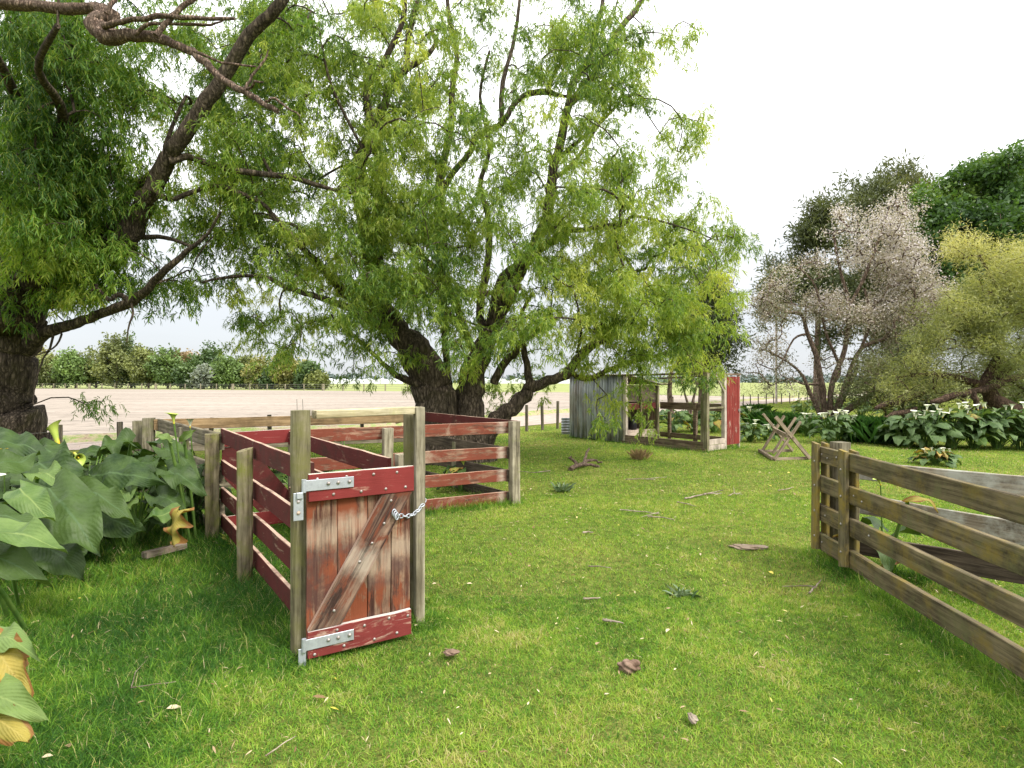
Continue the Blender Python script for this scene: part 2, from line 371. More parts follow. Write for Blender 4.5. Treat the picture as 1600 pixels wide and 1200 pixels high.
# ---- ground materials
def groundmat():
    t = NT('lawn_ground'); v = t.objvec((1, 1, 1), False)
    n1 = t.noise((v, 0), .55, 5, .6); n2 = t.noise((v, 0), 9, 8, .75); n3 = t.noise((v, 0), 60, 4, .7)
    c1 = t.ramp(n1, 0, [(.35, (.11, .16, .030)), (.65, (.22, .22, .06))])
    c2 = t.ramp(n2, 0, [(.38, .55), (.62, 1.25)]); c = t.mix(1.0, c1, c2, 'MULTIPLY')
    dr = t.ramp(n2, 0, [(.60, 0), (.72, .7)]); c = t.mix(dr, c, (.26, .21, .10))
    c3 = t.ramp(n3, 0, [(.3, .6), (.7, 1.3)]); c = t.mix(1.0, c, c3, 'MULTIPLY')
    t.l(c, 0, t.b, 'Base Color'); t.b.inputs['Roughness'].default_value = 1; t.b.inputs['Specular IOR Level'].default_value = 0
    t.bump(n3, 0, .8, .03); MAT['lawn_ground'] = t.m
    t = NT('ploughed_soil'); v = t.objvec((1, 1, 1), False); v.inputs['Rotation'].default_value = (0, 0, R(28)); v.inputs['Scale'].default_value = (.12, 1.3, 1)
    n1 = t.noise((v, 0), 1.0, 7, .7, .2); v2 = t.objvec((1, 1, 1), False); n2 = t.noise((v2, 0), 1.6, 9, .75); n3 = t.noise((v2, 0), .06, 3, .5)
    c1 = t.ramp(n1, 0, [(.3, (.28, .24, .20)), (.7, (.35, .305, .26))]); c2 = t.ramp(n2, 0, [(.36, .58), (.47, .96), (.7, 1.08)]); c = t.mix(1.0, c1, c2, 'MULTIPLY')
    c = t.mix(1.0, c, t.ramp(n3, 0, [(.35, .92), (.65, 1.06)]), 'MULTIPLY')
    v4 = t.objvec((1, 1, 1), False); v4.inputs['Rotation'].default_value = (0, 0, R(28)); v4.inputs['Scale'].default_value = (.02, .30, 1); n4 = t.noise((v4, 0), 1.0, 6, .75); c = t.mix(1.0, c, t.ramp(n4, 0, [(.38, .80), (.5, 1.0), (.62, 1.05)]), 'MULTIPLY')
    t.l(c, 0, t.b, 'Base Color'); t.b.inputs['Roughness'].default_value = 1; t.b.inputs['Specular IOR Level'].default_value = 0; t.bump(n2, 0, .6, .06)
    MAT['ploughed_soil'] = t.m
    t = NT('dirt_track'); v = t.objvec((1, 1, 1), False); n2 = t.noise((v, 0), 2.2, 9, .75)
    c = t.ramp(n2, 0, [(.3, (.26, .21, .17)), (.6, (.40, .335, .29))]); t.l(c, 0, t.b, 'Base Color'); t.b.inputs['Roughness'].default_value = 1; t.b.inputs['Specular IOR Level'].default_value = 0
    t.bump(n2, 0, .5, .04); MAT['dirt_track'] = t.m
    t = NT('pasture_grass'); v = t.objvec((.15, .8, 1), False); n1 = t.noise((v, 0), .6, 7, .7)
    c = t.ramp(n1, 0, [(.3, (.17, .20, .085)), (.5, (.24, .27, .11)), (.7, (.34, .33, .17))]); t.l(c, 0, t.b, 'Base Color'); t.b.inputs['Roughness'].default_value = 1; t.b.inputs['Specular IOR Level'].default_value = 0
    MAT['pasture_grass'] = t.m
groundmat()
# ------------------------------------------------------------------ camera, world, sun
cd = bpy.data.cameras.new('camera'); cam = bpy.data.objects.new('camera', cd); COL.objects.link(cam)
cam.location = (0, 0, CH); cam.rotation_euler = (R(90), 0, 0); cd.sensor_width = 36; cd.lens = F/1600*36
cd.shift_y = -(600-HY)/1600; cd.clip_start = .05; cd.clip_end = 6000
S.camera = cam
SUN_EL, SUN_AZ = 48, 125      # azimuth clockwise from +Y: the light comes from the right, slightly behind the camera
w = bpy.data.worlds.new("World"); S.world = w; w.use_nodes = True; nt = w.node_tree; nt.nodes.clear()
o_ = nt.nodes.new('ShaderNodeOutputWorld'); b1 = nt.nodes.new('ShaderNodeBackground'); b2 = nt.nodes.new('ShaderNodeBackground'); ad = nt.nodes.new('ShaderNodeAddShader')
sky = nt.nodes.new('ShaderNodeTexSky'); sky.sky_type = 'NISHITA'; sky.sun_disc = False; sky.sun_elevation = R(SUN_EL); sky.sun_rotation = R(SUN_AZ)
b1.inputs[1].default_value = .012; nt.links.new(sky.outputs[0], b1.inputs[0])
tc = nt.nodes.new('ShaderNodeTexCoord'); sp = nt.nodes.new('ShaderNodeSeparateXYZ'); nt.links.new(tc.outputs['Generated'], sp.inputs[0])
mp = nt.nodes.new('ShaderNodeMapping'); mp.inputs['Scale'].default_value = (1, 1, 7); nt.links.new(tc.outputs['Generated'], mp.inputs[0])
nz = nt.nodes.new('ShaderNodeTexNoise'); nz.inputs['Scale'].default_value = 2.2; nz.inputs['Detail'].default_value = 5; nt.links.new(mp.outputs[0], nz.inputs['Vector'])
ma = nt.nodes.new('ShaderNodeMath'); ma.operation = 'MULTIPLY_ADD'; ma.inputs[1].default_value = .16; nt.links.new(nz.outputs[0], ma.inputs[0]); nt.links.new(sp.outputs[2], ma.inputs[2])
cr = nt.nodes.new('ShaderNodeValToRGB'); e = cr.color_ramp.elements
e[0].position = 0; e[0].color = (.235, .247, .265, 1); e[1].position = 1; e[1].color = (1, 1, 1, 1)
for p, c in ((.10, (.255, .265, .28)), (.18, (.285, .294, .306)), (.30, (.375, .38, .385)), (.48, (.70, .70, .70))):
    q = e.new(p); q.color = (*c, 1)
nt.links.new(ma.outputs[0], cr.inputs[0]); nt.links.new(cr.outputs[0], b2.inputs[0]); b2.inputs[1].default_value = 1.65
nt.links.new(b1.outputs[0], ad.inputs[0]); nt.links.new(b2.outputs[0], ad.inputs[1]); nt.links.new(ad.outputs[0], o_.inputs[0])
sl = bpy.data.lights.new('sun', 'SUN'); sl.energy = 2.6; sl.angle = R(14); sl.color = (1, .95, .87)
so = bpy.data.objects.new('sun', sl); COL.objects.link(so)
az = R(SUN_AZ); el = R(SUN_EL); dv = Vector((math.sin(az)*math.cos(el), math.cos(az)*math.cos(el), math.sin(el)))
so.rotation_euler = dv.to_track_quat('Z', 'Y').to_euler(); so.location = (8, -8, 14)
S.view_settings.view_transform = 'Standard'; S.view_settings.look = 'None'; S.view_settings.exposure = .78; S.view_settings.gamma = 1; S.view_settings.use_curve_mapping = False
S.cycles.max_bounces = 6; S.cycles.diffuse_bounces = 3; S.cycles.glossy_bounces = 2; S.cycles.transmission_bounces = 4; S.cycles.transparent_max_bounces = 4
S.cycles.use_denoising = True; S.cycles.caustics_reflective = False; S.cycles.caustics_refractive = False

# ------------------------------------------------------------------ ground
def sheet(name, pts, z, mat, kind='structure'):
    me = bpy.data.meshes.new(name); me.from_pydata([(x, y, z) for x, y in pts], [], [tuple(range(len(pts)))]); me.materials.append(MAT[mat])
    if me.polygons and me.polygons[0].normal.z < 0: me.flip_normals()
    return tag(link(name, me), kind=kind)
sheet('ground', [(-3000, -60), (3000, -60), (3000, 4000), (-3000, 4000)], 0, 'lawn_ground')
FL = [(-12, 3.2), (-9.2, 7.5), (-7.3, 10.5), (-5.7, 13), (1.6, 19.5), (15.9, 37), (40, 66)]      # boundary fence line
def fly(x):
    return np.interp(x, [p[0] for p in FL], [p[1] for p in FL])
TN = [(-30, -4), (-15, 8), (-10.8, 13.0), (-5.5, 14.4), (1, 21), (7, 27.5), (16, 38.5), (40, 66), (75, 104)]
TF = [(-40, -2), (-18, 10.5), (-10.9, 15.2), (-5.2, 18), (2.2, 28.7), (17, 44), (45, 78), (75, 115)]
FN = [(-60, -4), (-19, 11.8), (-11.6, 16.8), (-5.4, 20), (2.4, 30.6), (17.4, 46.2), (30, 58)]
FF = [(60, 50), (28, 60), (21, 67), (8, 88), (-11, 94), (-122, 141), (-260, 175), (-320, 100)]
def ragged(poly, amp, step):
    out = []
    for (a, b) in zip(poly[:-1], poly[1:]):
        n = max(1, int(math.dist(a, b)/step))
        for i in range(n):
            t = i/n; k = min(1, max(.3, (a[1]+b[1])/40)); out.append((a[0]+(b[0]-a[0])*t+random.uniform(-amp, amp)*k, a[1]+(b[1]-a[1])*t+random.uniform(-amp, amp)*k))
    return out+[poly[-1]]
sheet('pasture', [(-900, 120), (-320, 177), (-122, 143), (-11, 96), (8, 89.5), (22, 68), (29, 61), (62, 51), (160, 60), (1500, 700), (2800, 3900), (-2800, 3900)], .004, 'pasture_grass')
sheet('ploughed_field', ragged(FN, .25, 1.2)+FF, .008, 'ploughed_soil')
sheet('dirt_track', ragged(TN, .18, .8)+list(reversed(ragged(TF, .15, .8))), .012, 'dirt_track')
# low grassy bank between the track and the field
bk = MB(); rowpts = []
for (a, b), (c, d) in zip(zip(TF[1:7], TF[2:8]), zip(FN[1:7], FN[2:7]+[(60, 95)])):
    n = max(3, int(math.dist(a, b)/.6))
    for i in range(n):
        t = i/n; p = Vector((a[0]+(b[0]-a[0])*t, a[1]+(b[1]-a[1])*t, 0)); q = Vector((c[0]+(d[0]-c[0])*t, c[1]+(d[1]-c[1])*t, 0)); rowpts.append((p, q))
m_ = 8; vs = []; fs = []
for i, (p, q) in enumerate(rowpts):
    for j in range(m_+1):
        s = j/m_; h = math.sin(math.pi*s)*.16*random.uniform(.6, 1.3); v = p.lerp(q, s*1.04-.02); vs.append((v.x+random.uniform(-.05, .05), v.y, h-.01))
for i in range(len(rowpts)-1):
    for j in range(m_): a = i*(m_+1)+j; fs.append((a, a+1, a+m_+2, a+m_+1))
bk.add(vs, fs, 0, True)
t = NT('bank_grass'); v_ = t.objvec((1, 1, 1), False); n2 = t.noise((v_, 0), 3.5, 8, .75)
t.l(t.ramp(n2, 0, [(.38, (.24, .17, .11)), (.48, (.36, .30, .17)), (.54, (.17, .24, .05)), (.7, (.26, .32, .08))]), 0, t.b, 'Base Color'); t.b.inputs['Roughness'].default_value = 1; t.bump(n2, 0, .8, .08)
tag(bk.build('bank', t.m), kind='structure')

# ------------------------------------------------------------------ the stock yard
yard = empty('stock_yard', (-2.0, 5.5, 0), 'low timber stock yard of faded red rails with a narrow gated race', 'stock yard')
A = Vector((-1.235, 3.29, 0)); C_ = Vector((-3.06, 5.79, 0)); E_ = Vector((.02, 7.44, 0)); D_ = Vector((-5.1, 8.0, 0)); H_ = Vector((-1.6, 9.6, 0))
G1 = Vector((-.617, 3.745, 0)); G2 = Vector((-.69, 3.86, 0)); P_ = Vector((-.80, 4.05, 0)); Fp = Vector((-1.47, 6.66, 0))
def rails(p0, p1, tops, wd, mat, th=.035, off=0, ext=(0, 0), name='rail', drop=0, **k):
    d = (p1-p0).normalized(); n = Vector((d.y, -d.x, 0)); out = []
    for i, tp in enumerate(tops):
        m = mat[i % len(mat)] if isinstance(mat, (list, tuple)) else mat
        a = p0-d*ext[0]+n*off+Vector((0, 0, tp-wd/2)); b = p1+d*ext[1]+n*off+Vector((0, 0, tp-wd/2+drop+random.uniform(-.008, .008)))
        out.append(board(name, a, b, wd+random.uniform(-.004, .004), th, MAT[m], yard, **k))
    return out
# posts
o = post('post', A.x, A.y, -.3, 1.435, .057, MAT['post_moss'], yard); tag(o, 'thick round mossy post the plank gate hangs from')
B_ = Vector((-2.13, 4.49, 0))
post('post', B_.x, B_.y, -.3, 1.075, .060, MAT['post_round'], yard, slant=.03)
post('post', C_.x-.005, C_.y-.03, -.3, 1.07, .065, MAT['post_round'], yard, square=True, rz=.45)
post('post', D_.x-.06, D_.y, -.3, 1.09, .07, MAT['post_grey'], yard, square=True, rz=.4)
post('post', D_.x-.30, D_.y+.15, -.3, 1.04, .07, MAT['post_grey'], yard, square=True, rz=.4)
post('post', H_.x-.05, H_.y, -.3, 1.10, .075, MAT['post_grey'], yard)
post('post', E_.x+.01, E_.y-.02, -.3, 1.085, .058, MAT['post_square'], yard, square=True, ry=.06, rz=.5)
post('post', Fp.x+.01, Fp.y-.04, -.3, 1.06, .055, MAT['post_square'], yard, square=True, rz=.5)
post('post', G1.x, G1.y, -.3, 1.435, .030, MAT['post_square'], yard, square=True, ry=.048, rz=.35)
post('post', G2.x, G2.y+.01, -.3, 1.38, .055, MAT['post_moss'], yard)
post('post', P_.x, P_.y+.06, -.3, 1.075, .045, MAT['post_square'], yard, square=True, rz=.5)
post('post', -.83, 8.55, -.3, .70, .07, MAT['post_grey'], yard, square=True, rz=.5)
post('post', -4.05, 6.95, -.3, 1.04, .06, MAT['post_grey'], yard)
post('post', -2.42, 6.22, -.3, 1.02, .05, MAT['post_grey'], yard)
# race, left side: boards inside the posts
dl = (C_-A).normalized(); nl = Vector((dl.y, -dl.x, 0))        # towards the race
rr = rails(A, C_, [1.12, .79, .515], .145, 'red_board', .03, off=.075, ext=(-.04, .02))
rails(A+dl*.42, C_, [.235], .14, 'red_board', .03, off=.075, ext=(0, .02))
# race, right side
Kx = Vector((-2.36, 6.18, 0)); dr = (Kx-P_).normalized()
rails(P_, Kx, [1.06, .76, .46, .17], .145, ['red_board', 'red_board', 'worn_red_plain'], .03, off=-.075, ext=(-.03, 0))
rails(G2, P_, [.95, .66, .37, .2], .12, 'worn_red_plain', .025, off=.02)
# front line C - E of the back pen, boards on the far side of the posts
df = (E_-C_).normalized(); nf = Vector((-df.y, df.x, 0))
Ls = (E_-Kx).length
for i, (tp, e0) in enumerate(((1.075, 0), (.75, 0), (.448, 0), (.155, 0))):
    p0 = Kx+df*.06+nf*.055; p1 = E_+nf*.055+df*.04
    if i == 1: pass
    a = p0+Vector((0, 0, tp-.075)); b = p1+Vector((0, 0, tp-.077))
    board('rail', a, b, .150, .032, MAT['worn_red_board'], yard)
# drafting gate across the race in the red paint
for tp in (1.07, .20):
    board('rail', C_+df*.07+nf*.02+Vector((0, 0, tp-.07)), Kx-df*.01+nf*.02+Vector((0, 0, tp-.055)), .145, .03, MAT['bright_red_board'], yard, bolts=((-.45, .0, -1),))
o = MB()
u0, u1 = .07, (Kx-C_).length-.02
pa = [(u0, .92), (u0+.26, .92), (u1-.02, .36), (u1-.02, .15), (u1-.30, .15), (u0, .62)]
vs = [C_+df*u+nf*(.02+s)+Vector((0, 0, z)) for s in (.0, .03) for (u, z) in pa]
n = len(pa); o.add(vs, [tuple(range(n)), tuple(reversed(range(n, 2*n)))]+[(i, i+n, (i+1) % n+n, (i+1) % n) for i in range(n)])
br = o.build('brace', MAT['red_board'], yard)
# weathered outer side C - D
dd = (D_-C_).normalized()
rails(C_, D_, [1.07, .725, .375, .10], .172, 'weathered_board', .045, off=.065, ext=(.04, .05), bev=.006)
# tan back rail D - H
db = (H_-D_).normalized()
rails(D_, H_, [1.07], .15, 'tan_timber', .045, off=.04, ext=(-.02, .04))
rails(D_, H_, [.72, .38, .12], .13, 'weathered_board', .03, off=-.05)
board('brace', H_+Vector((-.35, -.16, .93)), H_+Vector((-.03, -.02, 1.0)), .05, .09, MAT['tan_timber'], yard, up=(0, 0, 1))
# right side E - H
rails(E_, H_, [1.085], .15, 'red_board', .032, off=.06, ext=(-.02, .05))
rails(E_, H_, [.74, .44, .15], .15, 'dark_brown_board', .032, off=-.06, ext=(-.02, .05))
# header over the gate
board('header', A+Vector((.062, .045, 1.408)), G1+Vector((-.032, .0, 1.412)), .046, .09, MAT['header_timber'], yard)
mb = MB()
for dx in (-.016, .018):
    mb.tube([A+Vector((dx, -.01, 1.43)), A+Vector((dx+random.uniform(-.004, .004), -.01, 1.50))], .0018, 5)
mb.build('nail', MAT['wire'], yard)

# gate leaf
Hh = Vector((-1.170, 3.205, 0)); Ee = Vector((-.640, 3.53, 0)); ge = (Ee-Hh).normalized(); gl = (Ee-Hh).length
gn = Vector((ge.y, -ge.x, 0))        # towards the viewer
Mg = Matrix((ge, -gn, Vector((0, 0, 1)))).transposed().to_4x4(); Mg.translation = (Hh+Ee)/2+Vector((0, 0, .56))
Mx = Matrix.Rotation(-math.pi/2, 4, 'Y')
mb = MB(); fr = [0, .28, .567, .80, 1.0]
for k in range(4):
    a = -gl/2+fr[k]*gl; b = -gl/2+fr[k+1]*gl-.004
    q = MB(); q.box((0, 0, 0), (.90, .022, b-a), k, Mx, .002, 6, .0015)
    mb.add([(x+(a+b)/2, y+random.uniform(0, .002), z-.03) for x, y, z in q.v], q.f, k)
gate = mb.build('gate', [MAT['gate_plank_%d' % k] for k in range(4)], yard, Mg)
tag(gate, 'worn red plank gate with grey hinges, closed with a chain')
def gsub(name, mb, mats): return mb.build(name, mats, gate, Mg)
def gboard(name, x0, x1, z0, z1, y, th, mat, bolts, tilt=0):
    mb = MB(); mb.box(((x0+x1)/2, y, (z0+z1)/2), (x1-x0, th, z1-z0), 0, None, .003, 6, .0018)
    mb.v = [(x, yy, z+tilt*(x-x0)) for x, yy, z in mb.v]
    for bx, bz in bolts: mb.dome((bx, y-th/2-.001, bz+tilt*(bx-x0)), .0095, (0, -1, 0), 1)
    return gsub(name, mb, [MAT[mat], MAT['bolt']])
hw = gl/2
gboard('top_board', -hw+.005, hw+.008, .365, .52, -.030, .034, 'bright_red_board', [(-hw+.05, .49), (-hw+.215, .49), (-hw+.375, .49), (-hw+.52, .49), (-hw+.14, .395), (-hw+.30, .395), (-hw+.45, .395), (-hw+.575, .395)], .0)
gboard('bottom_board', -hw, hw-.01, -.52, -.367, -.030, .034, 'chipped_red_board', [(-hw+.035, -.50), (-hw+.16, -.39), (-hw+.20, -.49), (-hw+.32, -.40), (-hw+.38, -.495), (-hw+.47, -.39), (-hw+.52, -.49), (-hw+.59, -.40)], .0)
mb = MB(); pa = [(-hw+.0, -.364), (-hw+.185, -.364), (hw, .362), (hw-.185, .362)]
ang = math.atan2(.726, gl-.185); ca, sa = math.cos(-ang), math.sin(-ang)
vs = []
for s in (-.014, -.042):
    for (x, z) in pa: vs.append((x, s, z))
Mb = Matrix.Rotation(-ang, 4, 'Y')      # X along the brace
Mbi = Mb.inverted()
fs = [(0, 1, 2, 3), (7, 6, 5, 4)]+[(i, i+4, (i+1) % 4+4, (i+1) % 4) for i in range(4)]
mb.add([Mbi @ Vector(v) for v in vs], fs)
for tt, off in ((.12, .0), (.46, .01), (.63, -.015), (.80, -.03), (.90, .03)):
    x = -hw+.092+(gl-.185)*tt; z = -.364+.726*tt+off; mb.dome(Mbi @ Vector((x, -.043, z)), .009, Mbi.to_3x3() @ Vector((0, -1, 0)), 1)
bb = mb.build('brace', [MAT['brace_board'], MAT['bolt']], gate, Mg @ Mb)
for (zc, low) in ((.458, 0), (-.435, 1)):
    mb = MB(); mb.box((-hw+.112, -.052, zc), (.285, .006, .062), 0, None, .002, 2, 0)
    mb.tube([(-hw-.022, -.045, zc-.036), (-hw-.022, -.045, zc+.036)], .013, 10)
    for bx in (.115, .17, .235): mb.dome((-hw+bx-.005, -.056, zc+.004), .0115, (0, -1, 0), 1, .9)
    if not low:
        mb.box((-hw-.050, -.036, zc-.115), (.052, .006, .155), 0, None, .002, 2, 0)
        for bz in (-.085, -.150): mb.dome((-hw-.050, -.040, zc+bz), .011, (0, -1, 0), 2)
        mb.box((-hw-.045, -.045, zc-.052), (.03, .022, .035), 0, None, .003, 1, 0)
    else:
        mb.box((-hw-.030, -.036, zc-.07), (.040, .006, .10), 0, None, .002, 1, 0)
    gsub('hinge', mb, [MAT['galv'], MAT['bolt'], MAT['rusty_galv']])
# chain from the brace round the slim post
def torus(mb, c, ax, ln, r0=.013, r=.0045, n=12, m=6):
    """an oval link: long axis ln, in plane with normal ax"""
    ln = Vector(ln).normalized(); ax = Vector(ax).normalized(); sd = ax.cross(ln); c = Vector(c); vs = []; fs = []
    for i in range(n):
        t = 2*math.pi*i/n; rd = ln*math.cos(t)*1.55+sd*math.sin(t); ce = c+rd*r0; out = (ln*math.cos(t)+sd*math.sin(t)).normalized()
        for j in range(m): q = 2*math.pi*j/m; vs.append(ce+out*math.cos(q)*r+ax*math.sin(q)*r)
    for i in range(n):
        for j in range(m): fs.append((i*m+j, ((i+1) % n)*m+j, ((i+1) % n)*m+(j+1) % m, i*m+(j+1) % m))
    mb.add(vs, fs, 0, True)
mb = MB(); c0 = Hh+ge*.505+gn*.058+Vector((0, 0, .795)); c1 = G1+Vector((.036, -.045, .80)); c2 = G1+Vector((.045, .03, .83))
N = 9
prev = None; pts = []
for i in range(N+1):
    t = i/N; p = c0.lerp(c1, t); p.z -= .035*math.sin(math.pi*t)*(1-.2*t); p += gn*.030*math.sin(math.pi*t); pts.append(p)
pts.append(c2)
for i in range(len(pts)-1):
    a, b = pts[i], pts[i+1]; dr_ = (b-a)
    torus(mb, (a+b)/2, gn if i % 2 else Vector((0, 0, 1)), dr_)
for k in range(3): torus(mb, c0+Vector((-.006+.006*k, 0, .012-.01*k))+gn*.006*k, gn+Vector((.3*k, 0, .4)), Vector((0, 0, 1)))
gsub('chain', type('q', (), {'build': staticmethod(lambda n_, m_, p_, M_: (setattr(mb, 'v', [tuple(M_.inverted() @ Vector(v)) for v in mb.v]), mb.build(n_, m_, p_, M_))[1])})(), [MAT['galv']])

# ------------------------------------------------------------------ mossy brown holding pen on the right
pen = empty('holding_pen', (2.8, 4.5, 0), 'mossy brown board pen with bolted double uprights at its end', 'pen')
N0 = Vector((2.82, 5.18, 0)); N1 = Vector((2.64, 2.90, 0)); N2 = N0+(N1-N0)*1.75
def rail2(name, p0, p1, z0, z1, wd, th, mat, bolts=(), sag=0, ends=(0, 0), seg=None):
    return board(name, Vector((p0.x, p0.y, z0-wd/2)), Vector((p1.x, p1.y, z1-wd/2)), wd, th, MAT[mat], pen, .004, seg, .003, bolts, ends, sag=sag)
dn = (N1-N0).normalized(); nn = Vector((dn.y, -dn.x, 0))    # nn points towards -x (viewer's side)
if nn.x > 0: nn = -nn
mats_ = [MAT['mossy_brown_upright']]
for k, (s, z0, z1, wd) in enumerate(((.035, .075, 1.045, .115), (.535, .075, 1.035, .12))):
    for sd in (1, -1):
        p = N0+dn*s+nn*sd*.042
        mb = MB(); mb.box((0, 0, 0), (z1-z0, .030, wd), 0, Matrix.Rotation(-math.pi/2, 4, 'Y'), .005, 5, .002)
        mb.v = [(x, y, z+(.03*(x/wd) if z < -.4 else (-.012*(x/wd) if z > .4 else 0))) for x, y, z in mb.v]
        for bz in (-.36, -.13, .10, .32): mb.dome((.012*(-1)**k, -.016, bz), .012, (0, -1, 0), 1)
        M = Matrix((dn, -nn*1.0, Vector((0, 0, 1)))).transposed().to_4x4()
        if sd < 0: M = Matrix((dn, -nn, Vector((0, 0, 1)))).transposed().to_4x4()
        M.translation = (p.x, p.y, (z0+z1)/2)
        mb.build('upright', [mats_[0], MAT['bolt']], pen, M)
for tp, bl in ((1.015, ((-.80, .2, 1), (-.72, -.3, 1), (-.93, .1, 1), (-.88, -.2, 1))), (.752, ((-.7, -.3, 1), (-.66, .1, 1), (-.6, -.2, 1))), (.486, ((-.55, .2, 1), (-.9, 0, 1))), (.226, ((-.76, .2, 1), (-.71, -.2, 1), (-.93, .1, 1)))):
    rail2('rail', N0-dn*.02, N2, tp, tp-.012, .142, .045, 'mossy_brown', [(a, b, -1) for a, b, c in bl], sag=.0, seg=12)
for s in (2.9,):
    p = N0+dn*s-nn*.09; post('post', p.x, p.y, -.3, 1.08, .065, MAT['post_grey'], pen)
# post behind the end and the far board wall
post('post', 2.98, 5.12, -.3, 1.055, .062, MAT['post_grey'], pen, square=True, rz=.2)
Q0 = Vector((2.95, 4.98, 0)); Q1 = Vector((3.64, 4.02, 0)); Q2 = Q0+(Q1-Q0)*2.3
for tp, t2, wd, m in ((.91, .93, .155, 'lichen_board'), (.63, .60, .165, 'lichen_board'), (.27, .33, .17, 'dark_brown_board')):
    zz = tp+(t2-tp)*2.3
    rail2('rail', Q0, Q2, tp, zz, wd, .035, m, seg=8)
for s in (1.7,):
    p = Q0.lerp(Q2, s/2.3)+Vector((.07, .07, 0)); post('post', p.x, p.y, -.3, 1.0, .06, MAT['post_grey'], pen)

# ------------------------------------------------------------------ coop
P1 = Vector((4.45, 12.9, 0)); cu = Vector((-.62, .78, 0)).normalized(); cv = Vector((.78, .62, 0)).normalized()
coop = empty('chicken_coop', P1+cu*1.5+cv*.7, 'corrugated iron chicken coop with an open timber run and narrow red door', 'chicken coop')
def cp(s, w_, z=0): return P1+cu*s+cv*w_+Vector((0, 0, z))
def cboard(name, a, b, wd, th, mat, **k): return board(name, cp(*a), cp(*b), wd, th, MAT[mat], coop, seg=3, **k)
def cpost(s, w_, z1, r, mat): p = cp(s, w_); return post('post', p.x, p.y, -.1, z1, r, MAT[mat], coop, square=True, rz=math.atan2(cu.y, cu.x))
def corr(name, p0, p1, z0, z1a, z1b, mat, parent, pitch=.076, dep=.011, horiz=False, thick=.002):
    p0, p1 = Vector(p0), Vector(p1); L = (p1-p0).length; d = (p1-p0)/L; nrm = Vector((d.y, -d.x, 0)); n = int(L/pitch*8); vs = []; fs = []
    for i in range(n+1):
        x = L*i/n; o_ = math.sin(2*math.pi*x/pitch)*dep
        for side in (0, thick):
            for j in range(4):
                z = z0+((z1a+(z1b-z1a)*i/n)-z0)*j/3
                v = p0+d*x+nrm*(o_+side+math.sin(z*2+x)*.006); vs.append((v.x, v.y, z+(random.uniform(-.006, .006) if j in (0,) else 0)))
    for i in range(n):
        for s in (0, 1):
            for j in range(3):
                a = i*8+s*4+j; q = (a, a+8, a+9, a+1); fs.append(q if s else tuple(reversed(q)))
        fs.append((i*8, i*8+8, i*8+12, i*8+4)); fs.append((i*8+3, i*8+7, i*8+15, i*8+11))
    mb = MB(); mb.add(vs, fs, 0, True); return mb.build(name, MAT[mat], parent)
corr('wall', cp(4.42, -.03), cp(2.42, -.03), .02, 1.76, 1.78, 'iron', coop, dep=.026, pitch=.10)
corr('wall', cp(4.42, 1.36), cp(2.42, 1.36), .02, 1.50, 1.52, 'iron_rusty', coop)
corr('wall', cp(4.44, 0), cp(4.44, 1.33), .02, 1.74, 1.50, 'iron', coop)
# roof: a sloping corrugated sheet
mb = MB(); L = 2.25; n = int(L/.076*8); vs = []; fs = []
for i in range(n+1):
    s = 4.52-L*i/n; o_ = math.sin(2*math.pi*i/8)*.010
    for j in range(5):
        w_ = -.12+1.6*j/4; p = cp(s, w_, 1.80-.17*(w_+.12)/1.0*.98+o_); vs.append(p)
for i in range(n):
    for j in range(4): a = i*5+j; fs.append((a, a+1, a+6, a+5))
mb.add(vs, fs, 0, True); r_ = mb.build('roof', MAT['iron_rusty'], coop)
sm_ = r_.modifiers.new('thickness', 'SOLIDIFY'); sm_.thickness = .003
cpost(2.37, .0, 1.76, .045, 'coop_pale'); cpost(2.37, 1.34, 1.50, .04, 'coop_post'); cpost(2.37, .62, 1.64, .03, 'coop_timber')
cpost(.0, .0, 1.80, .05, 'coop_post'); cpost(.10, .02, 1.28, .04, 'coop_post'); cpost(.0, .74, 1.80, .045, 'coop_pale'); cpost(.0, 1.38, 1.80, .03, 'coop_pale')
cpost(1.2, 1.38, 1.06, .045, 'coop_timber'); cpost(2.0, 1.38, .80, .04, 'coop_timber')
cboard('rail', (2.40, .05, .95), (2.40, 1.33, .95), .17, .03, 'red_board')
cboard('rail', (2.40, .05, 1.30), (2.40, 1.33, 1.28), .45, .02, 'dark_brown_board')  # wide dark sheet across the upper part of the shed's open end
cboard('floor_board', (2.41, .06, .20), (2.41, 1.30, .20), .22, .025, 'coop_floor')
mb = MB(); mb.add([cp(2.43, .03, .29), cp(4.40, .03, .29), cp(4.40, 1.33, .29), cp(2.43, 1.33, .29), cp(2.43, .03, .26), cp(4.40, .03, .26), cp(4.40, 1.33, .26), cp(2.43, 1.33, .26)], [(0, 1, 2, 3), (7, 6, 5, 4), (0, 4, 5, 1), (1, 5, 6, 2), (2, 6, 7, 3), (3, 7, 4, 0)])
mb.build('floor', MAT['coop_floor'], coop)
cboard('rail', (2.36, -.03, .145), (.03, -.03, .145), .15, .04, 'coop_timber')
cboard('rail', (2.45, -.055, .035), (-.03, -.055, .035), .07, .05, 'coop_timber')
cboard('rail', (2.30, 1.38, .96), (.03, 1.38, .96), .19, .035, 'coop_timber')
cboard('rail', (2.30, 1.38, .165), (.03, 1.38, .165), .13, .035, 'coop_timber')
cboard('rail', (2.36, .0, 1.785), (-.03, .0, 1.80), .05, .045, 'coop_timber')
cboard('rail', (2.36, 1.38, 1.70), (-.03, 1.38, 1.80), .04, .04, 'coop_timber')
cboard('rail', (-.025, .04, 1.785), (-.025, 1.40, 1.785), .045, .05, 'coop_timber')
for z in (.08, .215): cboard('rail', (-.03, .05, z), (-.03, .70, z), .125, .03, 'coop_pale')
